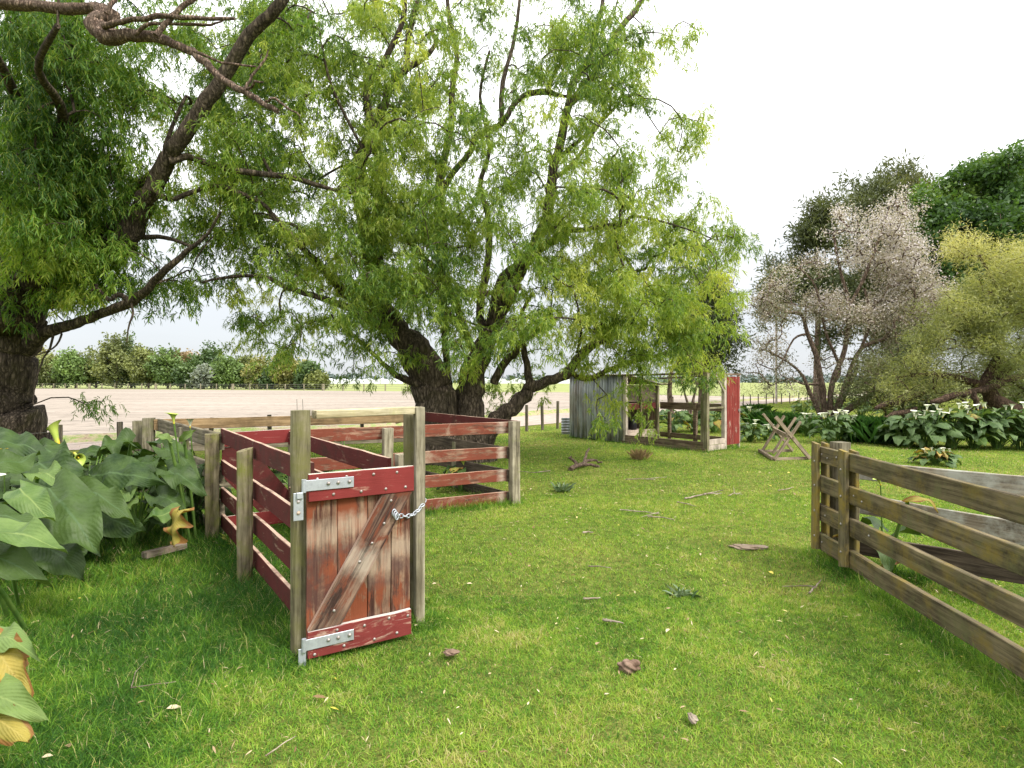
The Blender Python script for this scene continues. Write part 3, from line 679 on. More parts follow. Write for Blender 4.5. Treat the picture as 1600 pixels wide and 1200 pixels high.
cboard('rail', (-.0, .05, 1.0), (-.0, .70, 1.0), .04, .05, 'coop_post')
cboard('brace', (-.03, .35, 1.76), (-.03, .70, 1.36), .05, .03, 'coop_pale')
mb = MB()
for k in range(5):
    a = cp(-.035, .80+k*.114); q = MB(); q.box((0, 0, 0), (1.62, .02, .108), 0, Matrix.Rotation(-math.pi/2, 4, 'Y'), .003, 4, .002)
    Mq = Matrix((cv, -cu*-1, Vector((0, 0, 1)))).transposed().to_4x4(); Mq.translation = a+cv*.054+Vector((0, 0, .92)); mb.add([Mq @ Vector(v) for v in q.v], q.f)
door = mb.build('door', MAT['coop_door'], coop)
mb = MB(); mb.box((0, 0, 0), (.05, .03, .06), 0, Matrix.Translation(cp(-.06, 1.32, .92)), .004, 1, 0); mb.build('latch', MAT['bolt'], door)
# feed drum inside the coop
fd = MB(); c = cp(2.75, .75, .29); 
fd.tube([c+Vector((0, 0, z)) for z in (0, .01, .20, .24, .26)], [.10, .11, .105, .09, .03], 14)
fd.dome(c+Vector((0, 0, .26)), .03, (0, 0, 1), 1)
fo = fd.build('feed_drum', [MAT['black_plastic'], MAT['white_roof']]); tag(fo, 'small black feed drum standing on the coop floor', 'feed drum')
# corrugated offcut leaning beside the coop
c = Vector((1.70, 17.3, 0)); n = 48; vs = []; fs = []
for i in range(n+1):
    z = .50*i/n; y = math.sin(2*math.pi*i/8)*.012+z*.12
    for sx in (-.18, -.06, .06, .18): vs.append((sx, y, z)); 
for i in range(n):
    for j in range(3): a = i*4+j; fs.append((a, a+1, a+5, a+4))
mb = MB(); mb.add(vs, fs, 0, True); so_ = mb.build('iron_sheet', MAT['iron'], None, Matrix.Translation(c)); so_.modifiers.new('thickness', 'SOLIDIFY').thickness = .003
tag(so_, 'small corrugated iron offcut with level ribs propped left of the coop', 'iron sheet')

# ------------------------------------------------------------------ sawhorse
sh = empty('sawhorse', (5.8, 12.0, 0), 'weathered timber sawhorse of crossed legs on the lawn', 'sawhorse')
fl_, fr_, bl_, br_ = Vector((5.30, 11.45, .03)), Vector((6.12, 11.65, .03)), Vector((5.62, 12.75, .03)), Vector((6.42, 12.95, .03))
def sb(name, a, b, wd=.055, th=.035, up=(0, 0, 1)): return board(name, a, b, wd, th, MAT['sawhorse_timber'], sh, seg=3, up=up)
sb('foot_rail', fl_, fr_, .06); sb('foot_rail', bl_, br_, .06); sb('foot_rail', fl_+Vector((-.01, -.02, .02)), bl_+Vector((-.01, .02, .02)), .06, .06); 
sb('leg', fl_+Vector((.02, -.03, 0)), fl_+Vector((.63, .12, .76))); sb('leg', fr_+Vector((.0, -.07, 0)), fl_+Vector((.05, -.02, .86)), .075)
sb('leg', bl_+Vector((.02, -.03, 0)), bl_+Vector((.60, .12, .80))); sb('leg', br_+Vector((0, -.07, 0)), bl_+Vector((.06, 0, .85)))
sb('leg', bl_+Vector((.12, -.35, 0)), bl_+Vector((.70, -.2, .78)), .05)
sb('cross_bar', fl_+Vector((.30, 0, .47)), bl_+Vector((.30, 0, .50)), .09, .035)
sb('cross_bar', fl_+Vector((.43, .02, .42)), bl_+Vector((.42, 0, .44)), .07, .03)

# ------------------------------------------------------------------ boundary fence: posts and wires
bf = empty('boundary_fence', (-5.7, 13, 0), 'low post and wire fence between the lawn and the dirt track', 'fence')
pl = [(-9.0, 7.9, 1.0), (-7.85, 9.75, .86), (-7.3, 10.5, .86), (-6.85, 11.1, .8), (-6.5, 12.0, .84), (-5.62, 13.1, .84), (-3.9, 14.7, .88), (-2.2, 16.2, .9), (-.35, 17.9, .9)]
pl += [(gr(x, y)[0], gr(x, y)[1], h) for x, y, h in ((823, 674, .86), (848, 672, .92), (871, 670, .95))]
xs = [3.2, 4.6, 6.1, 7.7, 9.4]; pl += [(x, float(fly(x)), .9) for x in xs]
pl += [(at(x, 635, 37.0+i*.9)[0], 37.0+i*.9, .78) for i, x in enumerate((1161, 1172.5, 1185, 1197, 1209, 1221, 1234, 1248, 1262, 1276, 1290, 1304, 1318, 1332, 1345, 1358, 1371))]
for i, (x, y, h) in enumerate(pl):
    post('post', x, y, -.2, h, .05 if y < 25 else .038, MAT['stake'], bf, n=8, lean=(random.uniform(-.03, .03), 0) if i != 4 else (.12, 0))
for z in (.25, .5, .74):
    mb = MB(); P = [Vector((x, y, min(z, h-.03))) for x, y, h in pl]; mb.tube(P, .0022, 4, cap=False); mb.build('wire', MAT['wire'], bf)
# far hedge fence
hf = empty('hedge_fence', (-60, 116, 0), 'pale post and wire fence running along the foot of the far trees', 'fence')
for i in range(26):
    t = i/25; x = -122+t*(-14+122); y = 143+t*(97-143); post('post', x, y, -.2, 1.25, .12 if i % 5 else .28, MAT['post_square'], hf, n=6)
for z in (.4, .8, 1.15):
    mb = MB(); mb.tube([(-124, 143.8, z), (-14, 97, z)], .02, 4, cap=False); mb.build('wire', MAT['wire'], hf)
# utility pole, far greenhouses
ulx, uly, _ = at(1213, 620, 42)
up = MB(); up.tube([(ulx, uly, -.2), (ulx, uly, 4), (ulx, uly, 6.4)], [.08, .075, .07], 10)
simple('pole_wood', (.55, .48, .43), .9, 0, 3, (.30, .26, .22))
tag(up.build('utility_pole', MAT['pole_wood']), 'pale wooden utility pole beyond the track, left of the silvery tree', 'utility pole')
for (x0, x1, d, z1, lab) in ((500, 625, 560, 5.2, 'long low white greenhouse on the horizon left of the large willow trunk'), (745, 895, 640, 6.0, 'long low white greenhouse on the horizon right of the large willow trunk')):
    a = at(x0, 597, d)[0]; b = at(x1, 597, d)[0]; g = empty('greenhouse', ((a+b)/2, d, 0), lab, 'greenhouse', 'greenhouses on the horizon')
    m1 = MB(); m1.box(((a+b)/2, d+8, z1*.3), (b-a, 16, z1*.6)); m1.build('wall', MAT['white_roof'], g)
    m2 = MB(); k = 6
    for i in range(k):
        xa = a+(b-a)*i/k; xb = a+(b-a)*(i+1)/k; z0 = z1*.6+.02
        m2.add([(xa, d, z0), (xb, d, z0), ((xa+xb)/2, d, z1), (xa, d+16, z0), (xb, d+16, z0), ((xa+xb)/2, d+16, z1)], [(0, 1, 2), (5, 4, 3), (0, 2, 5, 3), (1, 4, 5, 2)])
    m2.build('roof', MAT['white_roof'], g)
# ------------------------------------------------------------------ foliage tools
def unit(v): return v/np.maximum(1e-9, np.linalg.norm(v, axis=-1, keepdims=True))
def rvec(n): return unit(rng.normal(size=(n, 3)))
def leaf_quads(P, Dr, Nn, L, W, bend=0.0):
    """two quads per leaf folded on the midrib; P base, Dr direction, Nn rough normal"""
    n = len(P); Sd = unit(np.cross(Dr, Nn)); Nn = np.cross(Sd, Dr); L = L[:, None]; W = W[:, None]
    dz = np.zeros((n, 3)); dz[:, 2] = -1
    b = P; t = P+Dr*L+dz*L*bend
    m1 = P+Dr*L*.32+dz*L*bend*.06; m2 = P+Dr*L*.66+dz*L*bend*.35
    up = Nn*W*.18
    r1, l1 = m1+Sd*W*.5+up, m1-Sd*W*.5+up; r2, l2 = m2+Sd*W*.42+up, m2-Sd*W*.42+up
    V = np.stack([b, r1, r2, t, l2, l1], 1).reshape(-1, 3); i = np.arange(n)[:, None]*6
    Q = np.concatenate([i+np.array([[0, 1, 2, 3]]), i+np.array([[0, 3, 4, 5]])], 0)
    return V, Q
def leaf_diamond(P, Dr, Nn, L, W, bend=0.0):
    n = len(P); Sd = unit(np.cross(Dr, Nn)); L = L[:, None]; W = W[:, None]; Nn = np.cross(Sd, Dr)
    dz = np.zeros((n, 3)); dz[:, 2] = -1
    m = P+Dr*L*.45+dz*L*bend*.15+Nn*W*.15
    V = np.stack([P, m+Sd*W*.5, P+Dr*L+dz*L*bend, m-Sd*W*.5], 1).reshape(-1, 3)
    Q = np.arange(n)[:, None]*4+np.array([[0, 1, 2, 3]]); return V, Q
def strands(centers, ctint, per, spread, slen, nleaf, L, W, near=False, fall=.75, zs=1.0):
    """hanging shoots with alternate narrow leaves. centers (m,3)"""
    m = len(centers); n = m*per; C = np.repeat(centers, per, 0)+rng.normal(size=(n, 3))*spread*np.array([1, 1, .8])
    T = np.repeat(ctint, per)
    out = rng.normal(size=(n, 3)); out[:, 2] = rng.uniform(-.2, .5, n); out = unit(out)
    sl = slen*rng.uniform(.5, 1.3, n)
    k = nleaf; s = (np.arange(k)+.5)/k; s = s[None, :, None]+rng.uniform(-.03, .03, (n, k, 1))
    # path: outwards then down
    g = np.zeros((n, 1, 3)); g[..., 2] = -1
    o = out[:, None, :]
    path = C[:, None, :]+sl[:, None, None]*(o*(1-fall)*s*1.6*(1-.35*s)+g*fall*s**1.4*zs)
    tang = unit(o*(1-fall)*1.6*(1-.7*s)+g*fall*1.4*s**.4*zs)
    side = unit(np.cross(np.broadcast_to(tang, (n, k, 3)), rvec(n)[:, None, :]))
    sg = np.where(np.arange(k) % 2 == 0, 1, -1)[None, :, None]
    rot = rng.normal(size=(n, k, 3))*.45
    D = unit(tang*.75+side*sg*.62+rot+g*.35)
    P = path.reshape(-1, 3); D = D.reshape(-1, 3); N = len(P)
    Ll = L*rng.uniform(.6, 1.25, N)*np.repeat(rng.uniform(.8, 1.15, n), k); Wl = W*rng.uniform(.75, 1.25, N)
    tint = np.clip(np.repeat(T, k)+rng.normal(size=N)*.10+(np.tile(np.arange(k)/k, n)-.5)*.22, 0, 1)
    f = leaf_quads if near else leaf_diamond
    V, Q = f(P, D, rvec(N), Ll, Wl, .25)
    vt = np.repeat(tint, 6 if near else 4)
    # shoots as thin three-sided ribbons
    if near:
        kk = np.linspace(0, 1, 6)[None, :, None]; pth = C[:, None, :]+sl[:, None, None]*(o*(1-fall)*kk*1.6*(1-.35*kk)+g*fall*kk**1.4*zs)
        r = .0022; a = np.array([[r, 0, 0], [-r*.5, r*.87, 0], [-r*.5, -r*.87, 0]])
        V2 = (pth[:, :, None, :]+a[None, None]).reshape(-1, 3); base = (np.arange(n)*18)[:, None]+len(V); Q2 = []
        for i in range(5):
            for j in range(3): Q2.append(base+np.array([[i*3+j, i*3+(j+1) % 3, i*3+3+(j+1) % 3, i*3+3+j]]))
        Q2 = np.concatenate(Q2, 0); return np.concatenate([V, V2]), np.concatenate([Q, Q2]), np.concatenate([vt, np.full(len(V2), .95)]), len(Q)
    kk = np.array([0, .45, 1.])[None, :, None]; pth = C[:, None, :]+sl[:, None, None]*(o*(1-fall)*kk*1.6*(1-.35*kk)+g*fall*kk**1.4*zs)
    sd = rvec(n)[:, None, :]*.0028; V2 = np.stack([pth-sd, pth+sd], 2).reshape(-1, 3); base = (np.arange(n)*6)[:, None]+len(V)
    Q2 = np.concatenate([base+np.array([[0, 1, 3, 2]]), base+np.array([[2, 3, 5, 4]])], 0)
    return np.concatenate([V, V2]), np.concatenate([Q, Q2]), np.concatenate([vt, np.full(len(V2), .75)]), len(Q)
def tufts(centers, ctint, per, spread, L, W, up=.2, wide=1.0, jt=.1):
    """loose clusters of leaves pointing all ways"""
    m = len(centers); n = m*per; P = np.repeat(centers, per, 0)+rng.normal(size=(n, 3))*(np.repeat(spread, per)[:, None] if hasattr(spread, '__len__') else spread)
    D = rvec(n); D[:, 2] += up; D = unit(D); T = np.clip(np.repeat(ctint, per)+rng.normal(size=n)*jt, 0, 1)
    V, Q = leaf_diamond(P, D, rvec(n), L*rng.uniform(.6, 1.3, n), W*rng.uniform(.7, 1.3, n), .1)
    return V, Q, np.repeat(T, 4)

class Skel:
    """a branching skeleton: traced limbs plus thin branches grown out to the leaf clusters"""
    def __init__(s): s.limbs = []; s.N = []; s.Rr = []
    def limb(s, pts, depths=None, d=None, base=None):
        """pts: (px,py,rpx) ; d: depth or list"""
        n = len(pts); ds = [d[0]+(d[1]-d[0])*i/(n-1) for i in range(n)] if hasattr(d, '__len__') else [d]*n
        W = [Vector(at(p[0], p[1], q)) for p, q in zip(pts, ds)]; r = [p[2]*q/F*(.78 if p[2] < 20 else .9) for p, q in zip(pts, ds)]
        # smooth by Catmull-Rom
        P2, R2 = [], []
        for i in range(n-1):
            p0, p1, p2, p3 = W[max(0, i-1)], W[i], W[i+1], W[min(n-1, i+2)]
            for j in range(4):
                t = j/4; P2.append(.5*((2*p1)+(p2-p0)*t+(2*p0-5*p1+4*p2-p3)*t*t+(3*p1-p0-3*p2+p3)*t**3)); R2.append(r[i]+(r[i+1]-r[i])*t)
        P2.append(W[-1]); R2.append(r[-1])
        P2 = [p+Vector((random.gauss(0, 1), random.gauss(0, 1), random.gauss(0, 1)))*rr*.10 for p, rr in zip(P2, R2)]
        s.limbs.append((P2, R2)); s.N += [tuple(p) for p in P2]; s.Rr += R2
    def grow(s, targets, rmin=.004, kmax=.05, sag=.12, maxd=4.0):
        N = np.array(s.N); base_n = len(N); T = np.array(targets); 
        d0 = np.min(np.linalg.norm(T[:, None, :]-N[None], axis=2), axis=1) if len(T)*len(N) < 4e7 else np.zeros(len(T))
        order = np.argsort(d0); nodes = list(map(tuple, N)); par = [-1]*base_n; cnt = [0]*base_n
        arr = np.zeros((base_n+len(T)*4, 3)); arr[:base_n] = N; m = base_n
        for k in order:
            if d0[k] > maxd: continue
            t = T[k]; dist = np.linalg.norm(arr[:m]-t, axis=1); dist += np.maximum(0, arr[:m, 2]-t[2])*.35; j = int(np.argmin(dist)); a = arr[j].copy(); L = np.linalg.norm(t-a)
            if L < .05: continue
            off = rng.normal(size=3)*L*.07; pj = j
            for q in (.3, .62, .85, 1.0):
                b = a+(t-a)*q+off*math.sin(math.pi*q); b[2] += sag*L*math.sin(math.pi*q)
                arr[m] = b; par.append(pj); cnt.append(0); pj = m; m += 1
        tot = np.zeros(m)
        for i in range(m-1, base_n-1, -1):
            tot[i] += 1; 
            if par[i] >= base_n: tot[par[i]] += tot[i]
        s.arr, s.par, s.tot, s.base_n, s.m = arr[:m], par, tot, base_n, m
        s.rmin, s.kmax = rmin, kmax
    def mesh(s, mb, nl=12, nt=5):
        for P, r in s.limbs:
            mb.tube(P, r, 22 if r[0] > .25 else (nl if r[0] > .06 else 8), jit=.035 if r[0] > .25 else .05)
        if not hasattr(s, 'arr'): return
        kids = {}
        for i in range(s.base_n, s.m): kids.setdefault(s.par[i], []).append(i)
        rad = lambda i: min(s.kmax, s.rmin*(.8+.42*math.sqrt(s.tot[i])))
        done = set()
        for i in range(s.base_n, s.m):
            p = s.par[i]
            if p >= s.base_n and max(kids[p], key=lambda q: s.tot[q]) == i: continue    # continues its parent's chain
            ch = [p, i]; q = i
            while q in kids: q = max(kids[q], key=lambda z: s.tot[z]); ch.append(q)
            P = [Vector(s.arr[j]) for j in ch]; r = [rad(ch[1])]+[rad(j) for j in ch[1:]]
            mb.tube(P, r, nt, cap=False)
def cells(rows, n, x0=0, y0=0, c=50, gamma=1.0):
    """sample n photo positions from a grid of densities"""
    w_ = max(map(len, rows)); g = np.array([[int(ch, 16) if ch != '.' else 0 for ch in r.ljust(w_, '.')] for r in rows], float)**gamma
    p = g.ravel()/g.sum(); k = rng.choice(len(p), n, p=p); return x0+(k % g.shape[1]+rng.uniform(-.12, 1.12, n))*c, y0+(k//g.shape[1]+rng.uniform(-.12, 1.12, n))*c
def boughs(C, k, spread, seed=0):
    """each point becomes k sub-clusters around a drooping bough"""
    n = len(C); a = rvec(n); a[:, 2] *= .4; a = unit(a); t = np.linspace(-.5, 1, k)[None, :, None]; L = spread*rng.uniform(.7, 1.4, (n, 1, 1))
    P = C[:, None, :]+a[:, None, :]*t*L*1.5; P[:, :, 2] -= (t[..., 0]**2)*L[..., 0]*.8
    return (P+rng.normal(size=(n, k, 3))*spread*.32).reshape(-1, 3), np.repeat(np.arange(n), k)
def unproj(px, py, d):
    return np.stack([(px-800)/F*d, d, CH-(py-HY)/F*d], 1)
def lowfreq(P, sc, seed=0):
    """cheap smooth noise in -1..1"""
    r = np.random.default_rng(seed); v = np.zeros(len(P))
    for _ in range(5):
        k = r.normal(size=3)*sc; v += np.sin(P@k+r.uniform(0, 6.28))
    return v/2.6

# ------------------------------------------------------------------ the big willow in the middle
MID = [
 "......48998886555665300.",
 "......58998876255665310.",
 "......69999976555555310.",
 "......79999987755555420.",
 ".....369799887649976430.",
 "......57899887669987642.",
 ".....257899999689977773.",
 ".....257999999877899998.",
 ".....23579aa9a7789aaa94.",
 "......126899994688aaaa4.",
 "......02445764565789aa3.",
 ".......1013421334546773.",
 "...........12..1..3331..",
 "........................",
]
t0 = empty('willow_tree', (-1.1, 11.6, 0), 'large bright green willow with many spreading stems standing behind the stock yard', 'tree', 'willows by the track')
sk = Skel()
sk.limb([(700, 780, 52), (700, 735, 54), (690, 690, 46), (683, 650, 38), (674, 605, 33), (657, 560, 31), (632, 530, 23), (608, 500, 20), (588, 460, 17), (578, 400, 15), (566, 330, 14), (560, 270, 13), (570, 225, 11), (579, 203, 9), (573, 140, 7), (592, 110, 6), (628, 36, 5), (633, -40, 4), (620, -120, 3)], d=(11.5, 10.8))
sk.limb([(755, 780, 40), (742, 720, 40), (735, 680, 30), (735, 620, 25), (745, 570, 21), (762, 520, 17), (785, 480, 15), (802, 440, 14), (832, 390, 12), (855, 340, 11), (862, 281, 10), (875, 225, 9), (887, 169, 8), (906, 144, 8), (931, 112, 7), (950, 81, 7), (966, 47, 6), (994, 15, 5), (1015, -25, 4), (1030, -90, 3)], d=(11.5, 12.3))
sk.limb([(700, 720, 18), (702, 660, 14), (701, 610, 9), (697, 560, 7), (694, 500, 7), (690, 440, 9), (687, 380, 10), (688, 330, 10), (688, 280, 9), (694, 250, 8), (705, 200, 6), (706, 140, 6), (714, 90, 5), (706, 50, 5), (700, 10, 4), (695, -60, 3)], d=(11.7, 12.0))
sk.limb([(606, 500, 16), (592, 440, 14), (590, 380, 12), (592, 320, 11), (594, 260, 9), (585, 215, 9), (600, 165, 8), (612, 130, 8), (638, 105, 7), (658, 93, 6), (680, 70, 4), (672, 40, 3)], d=(11.2, 11.4))
sk.limb([(638, 105, 6), (636, 75, 6), (645, 30, 5), (660, -20, 4), (690, -70, 3)], d=(11.4, 11.6))
sk.limb([(592, 508, 10), (565, 480, 9), (540, 460, 8), (500, 415, 8), (470, 385, 6), (440, 350, 5), (400, 310, 3)], d=(11.0, 10.2))
sk.limb([(600, 512, 9), (570, 494, 9), (548, 482, 8), (500, 465, 6), (450, 450, 5), (410, 432, 4), (350, 434, 3), (315, 442, 2)], d=(10.9, 9.8))
sk.limb([(655, 600, 9), (625, 590, 7), (603, 572, 5), (575, 545, 4), (543, 517, 4), (520, 498, 3)], d=(11.1, 10.6))
sk.limb([(690, 300, 7), (708, 270, 6), (732, 242, 6), (746, 214, 6), (784, 192, 6), (802, 165, 5), (825, 147, 6), (856, 144, 6), (880, 150, 3), (919, 150, 3), (940, 142, 2), (966, 136, 1.5)], d=(12.0, 11.6))
sk.limb([(856, 144, 5), (866, 116, 4), (880, 92, 2.5), (887, 62, 2)], d=(11.7, 11.6))
sk.limb([(784, 192, 5), (784, 140, 5), (795, 95, 4), (803, 62, 4), (812, 0, 3), (815, -60, 2)], d=(11.8, 12.3))
sk.limb([(887, 169, 6), (894, 131, 5), (919, 94, 5), (931, 50, 5), (942, 0, 4), (950, -60, 3)], d=(12.0, 12.8))
sk.limb([(870, 250, 5), (905, 220, 4), (940, 190, 3), (968, 160, 3)], d=(12.1, 11.6))
sk.limb([(862, 281, 5), (900, 250, 4), (950, 170, 2)], d=(12.1, 12.8))
sk.limb([(766, 510, 11), (784, 440, 10), (815, 412, 9), (834, 395, 9), (862, 378, 8), (882, 361, 6), (919, 358, 5), (947, 352, 4), (975, 350, 4), (989, 338, 3), (1030, 345, 2), (1085, 362, 1.5), (1130, 380, 1)], d=(11.6, 10.8))
sk.limb([(947, 352, 4), (960, 372, 3), (968, 395, 2)], d=(10.9, 10.7))
sk.limb([(745, 700, 26), (770, 662, 19), (795, 642, 16), (815, 622, 15), (832, 604, 12), (850, 598, 10), (884, 584, 10), (907, 555, 9), (930, 538, 8), (947, 525, 8), (962, 504, 7), (962, 482, 5), (975, 440, 4), (989, 426, 3), (1009, 420, 2)], d=(11.5, 11.9))
sk.limb([(828, 606, 10), (824, 575, 7), (818, 540, 6), (812, 500, 4), (830, 460, 3)], d=(11.5, 11.8))
sk.limb([(770, 600, 9), (790, 565, 8), (805, 552, 7), (815, 535, 5), (840, 520, 3)], d=(11.5, 11.0))
sk.limb([(893, 580, 6), (905, 590, 5), (924, 591, 6), (947, 580, 5), (975, 569, 5), (1010, 560, 4), (1048, 549, 3.5), (1073, 538, 2.5), (1105, 520, 1.5)], d=(11.8, 12.3))
sk.limb([(742, 600, 10), (755, 540, 9), (750, 480, 8), (760, 420, 7), (765, 350, 6), (750, 290, 5), (765, 230, 4), (750, 150, 3), (765, 80, 2.5)], d=(11.6, 12.6))
sk.limb([(745, 560, 8), (720, 500, 7), (700, 440, 6), (640, 380, 5), (600, 300, 4), (560, 220, 3), (520, 140, 3), (500, 60, 2)], d=(11.3, 10.0))
n = 1060; px, py = cells(MID, n, gamma=1.55); 
rel = np.clip(np.abs(px-760)/420, 0, 1)
d = 11.4+rng.normal(size=n)*1.35*np.sqrt(1-.6*rel**2); d = np.clip(d, 8.8, 14.5); d = np.where(py > 560, np.clip(d, 9.8, 13), d); fr_ = (np.abs(px-680) < 150) & (py > 230) & (py < 570) & (rng.random(n) < .55); d = np.where(fr_, 10.9-np.abs(rng.normal(size=n))*.9, d)
Cm = unproj(px, py, d)
# upper crown out of the frame
m2 = 70; up_ = np.stack([rng.normal(size=m2)*2.4-.8, 11.6+rng.normal(size=m2)*1.6, rng.uniform(9.3, 11.5, m2)], 1)
Call = np.concatenate([Cm, up_])
kk = lowfreq(Call, 2.1, 3)+.5*lowfreq(Call, 5, 4); keep = kk > -.45; Bg = Call[keep]; Call, bi = boughs(Bg, 5, .26); bt = rng.normal(size=len(Bg))*.13
sk.grow(np.concatenate([Bg, Call[rng.random(len(Call)) < .18]]), rmin=.0045, kmax=.045, sag=.15, maxd=3.0)
mb = MB(); sk.mesh(mb); mb.build('trunk', MAT['willow_bark'], t0)
dm = MB(); dm.tube([at(*p) for p in ((800, 470, 11.6), (770, 458, 11.0), (730, 456, 10.6), (690, 459, 10.2))], [.055, .05, .045, .04], 8, jit=.1)
dm.tube([at(*p) for p in ((770, 458, 11.0), (795, 452, 10.7), (812, 449, 10.5))], [.05, .055, .06], 8, jit=.1)
o = dm.build('dead_branch', MAT['dead_bark'], t0)
ct = np.clip(.46+.15*lowfreq(Call, .8, 5)+bt[bi]+.018*(Call[:, 0]+1)+rng.normal(size=len(Call))*.06, 0, 1)
V, Q, T, _ = strands(Call, ct, 10, .10, .26, 9, .095, .0180, fall=.50)
link('crown', npmesh('crown', V, Q, MAT['willow_leaf'], T), t0)

# ------------------------------------------------------------------ the near willow on the left
LEFT = [
 "9987555542.",
 "9987665542.",
 "9998745431.",
 "999834443..",
 "99974334...",
 "99975333...",
 "99964223...",
 "89864233...",
 "88753322...",
 "213310.....",
 "..1211.....",
 "..1111.....",
 "..1..1.....",
]
t1 = empty('willow_tree', (-9.2, 10, 0), 'dark trunked willow with long hanging shoots rising beyond the lily bed', 'tree', 'willows by the track')
sk = Skel()
sk.limb([(-30, 745, 100), (-22, 700, 84), (-14, 680, 78), (-8, 645, 56), (-6, 600, 52), (-2, 550, 52), (6, 500, 56), (22, 455, 52), (45, 410, 42), (68, 350, 34), (70, 290, 26), (62, 220, 22), (62, 120, 17), (60, 60, 15), (48, 0, 12), (40, -80, 8)], d=(10, 9.0))
sk.limb([(-30, 690, 40), (-20, 705, 58), (5, 715, 52), (30, 722, 36)], d=(9.9, 9.4))
sk.limb([(60, 450, 40), (95, 405, 34), (130, 375, 28), (160, 378, 26), (178, 384, 24), (195, 372, 22), (215, 335, 19), (236, 300, 17), (262, 250, 16), (278, 225, 15), (325, 156, 14), (357, 107, 13), (390, 55, 12), (432, 13, 11), (460, -40, 8), (480, -110, 5)], d=(9.8, 8.2))
sk.limb([(178, 384, 10), (188, 325, 9), (205, 300, 8), (227, 280, 7), (253, 253, 5), (262, 215, 4), (290, 150, 3)], d=(9.4, 9.0))
sk.limb([(30, 545, 26), (68, 520, 13), (95, 512, 11), (120, 505, 10), (162, 489, 9), (201, 474, 10), (227, 455, 8), (245, 435, 7), (260, 422, 7), (292, 393, 5), (325, 364, 3), (345, 330, 2)], d=(9.7, 8.6))
sk.limb([(85, 516, 2.5), (78, 545, 2), (68, 560, 1.6), (55, 600, 1.4), (52, 632, 1)], d=(9.5, 9.2))
sk.limb([(85, 516, 2), (96, 522, 2), (82, 545, 1.6), (40, 560, 1)], d=(9.5, 9.3))
sk.limb([(205, 474, 2.5), (208, 490, 2.2), (201, 510, 1.6), (198, 535, 1)], d=(9, 8.8))
sk.limb([(200, 470, 6), (185, 460, 5), (170, 468, 4), (150, 450, 2), (130, 470, 1.5)], d=(9, 8.8))
sk.limb([(264, 252, 8), (285, 245, 7), (302, 247, 6), (345, 262, 6), (390, 270, 6), (449, 276, 5.5), (480, 284, 5), (520, 296, 4), (560, 304, 1.5)], d=(8.85, 9.5))
sk.limb([(425, 273, 4), (412, 250, 3), (405, 235, 2.5)], d=(9.3, 9.4))
sk.limb([(240, 298, 7), (268, 312, 5), (300, 300, 5), (340, 290, 5), (370, 300, 5), (415, 322, 4), (430, 345, 2)], d=(8.9, 9.4))
sk.limb([(75, 370, 20), (100, 300, 16), (118, 200, 13), (118, 120, 12), (118, 30, 10), (125, -60, 7)], d=(9.3, 8.4))
sk.limb([(60, 440, 30), (40, 400, 24), (8, 330, 18), (-30, 250, 14), (-70, 160, 10)], d=(9.4, 8.0))
sk.limb([(62, 220, 12), (20, 140, 9), (-20, 60, 7)], d=(9.0, 6.5)); sk.limb([(66, 250, 12), (100, 180, 9), (60, 110, 7), (90, 40, 5)], d=(9.0, 6.0))
sk.limb([(195, 372, 8), (230, 370, 5), (262, 372, 4), (300, 385, 3)], d=(9.4, 9.3))
n = 500; px, py = cells(LEFT, n, gamma=1.8); u = rng.random(n)
nearness = np.clip((330-px)/330, 0, 1)*np.clip((520-py)/200, 0, 1)
d = 9.6-nearness*2.6*u**1.5-rng.random(n)*.8+rng.random(n)*1.6
Cl = unproj(px, py, d)
m2 = 80; up_ = np.stack([-6+rng.normal(size=m2)*2.0, 8+rng.normal(size=m2)*1.4, rng.uniform(6.8, 9.2, m2)], 1); up_ = up_[(up_[:, 2] > 2.2+.70*up_[:, 1])]
m3 = 20; lo_ = np.stack([-8.6+rng.normal(size=m3)*1.3, 9.6+rng.normal(size=m3)*1.3, rng.uniform(4, 7.5, m3)], 1)
Bg = np.concatenate([Cl, up_, lo_]); kq = lowfreq(Bg, 2.2, 31); Bg = Bg[kq > -.5]; Call, bi = boughs(Bg, 4, .24); bt = rng.normal(size=len(Bg))*.12
sk.grow(np.concatenate([Bg, Call[rng.random(len(Call)) < .25]]), rmin=.0045, kmax=.05, sag=.15, maxd=3.6)
mb = MB(); sk.mesh(mb, 18); mb.build('trunk', MAT['willow_bark'], t1)
ct = np.clip(.42+.18*lowfreq(Call, 1.0, 8)+bt[bi]+rng.normal(size=len(Call))*.07, 0, 1)
V, Q, T, _ = strands(Call, ct, 10, .10, .32, 10, .090, .0165, near=True, fall=.56)
link('crown', npmesh('crown', V, Q, MAT['willow_leaf_near'], T), t1)
dm = MB()
def dlimb(pts, d): 
    n = len(pts); ds = [d[0]+(d[1]-d[0])*i/(n-1) for i in range(n)]; P = []; Rr = []
    for i in range(n-1):
        for j in range(3): t = j/3; P.append(Vector(at(pts[i][0]+(pts[i+1][0]-pts[i][0])*t, pts[i][1]+(pts[i+1][1]-pts[i][1])*t, ds[i]+(ds[i+1]-ds[i])*t))+Vector((random.gauss(0, .006), random.gauss(0, .006), random.gauss(0, .006)))); Rr.append((pts[i][2]+(pts[i+1][2]-pts[i][2])*t)*ds[i]/F)
    P.append(Vector(at(*pts[-1][:2], ds[-1]))); Rr.append(pts[-1][2]*ds[-1]/F); dm.tube(P, Rr, 10, jit=.13)
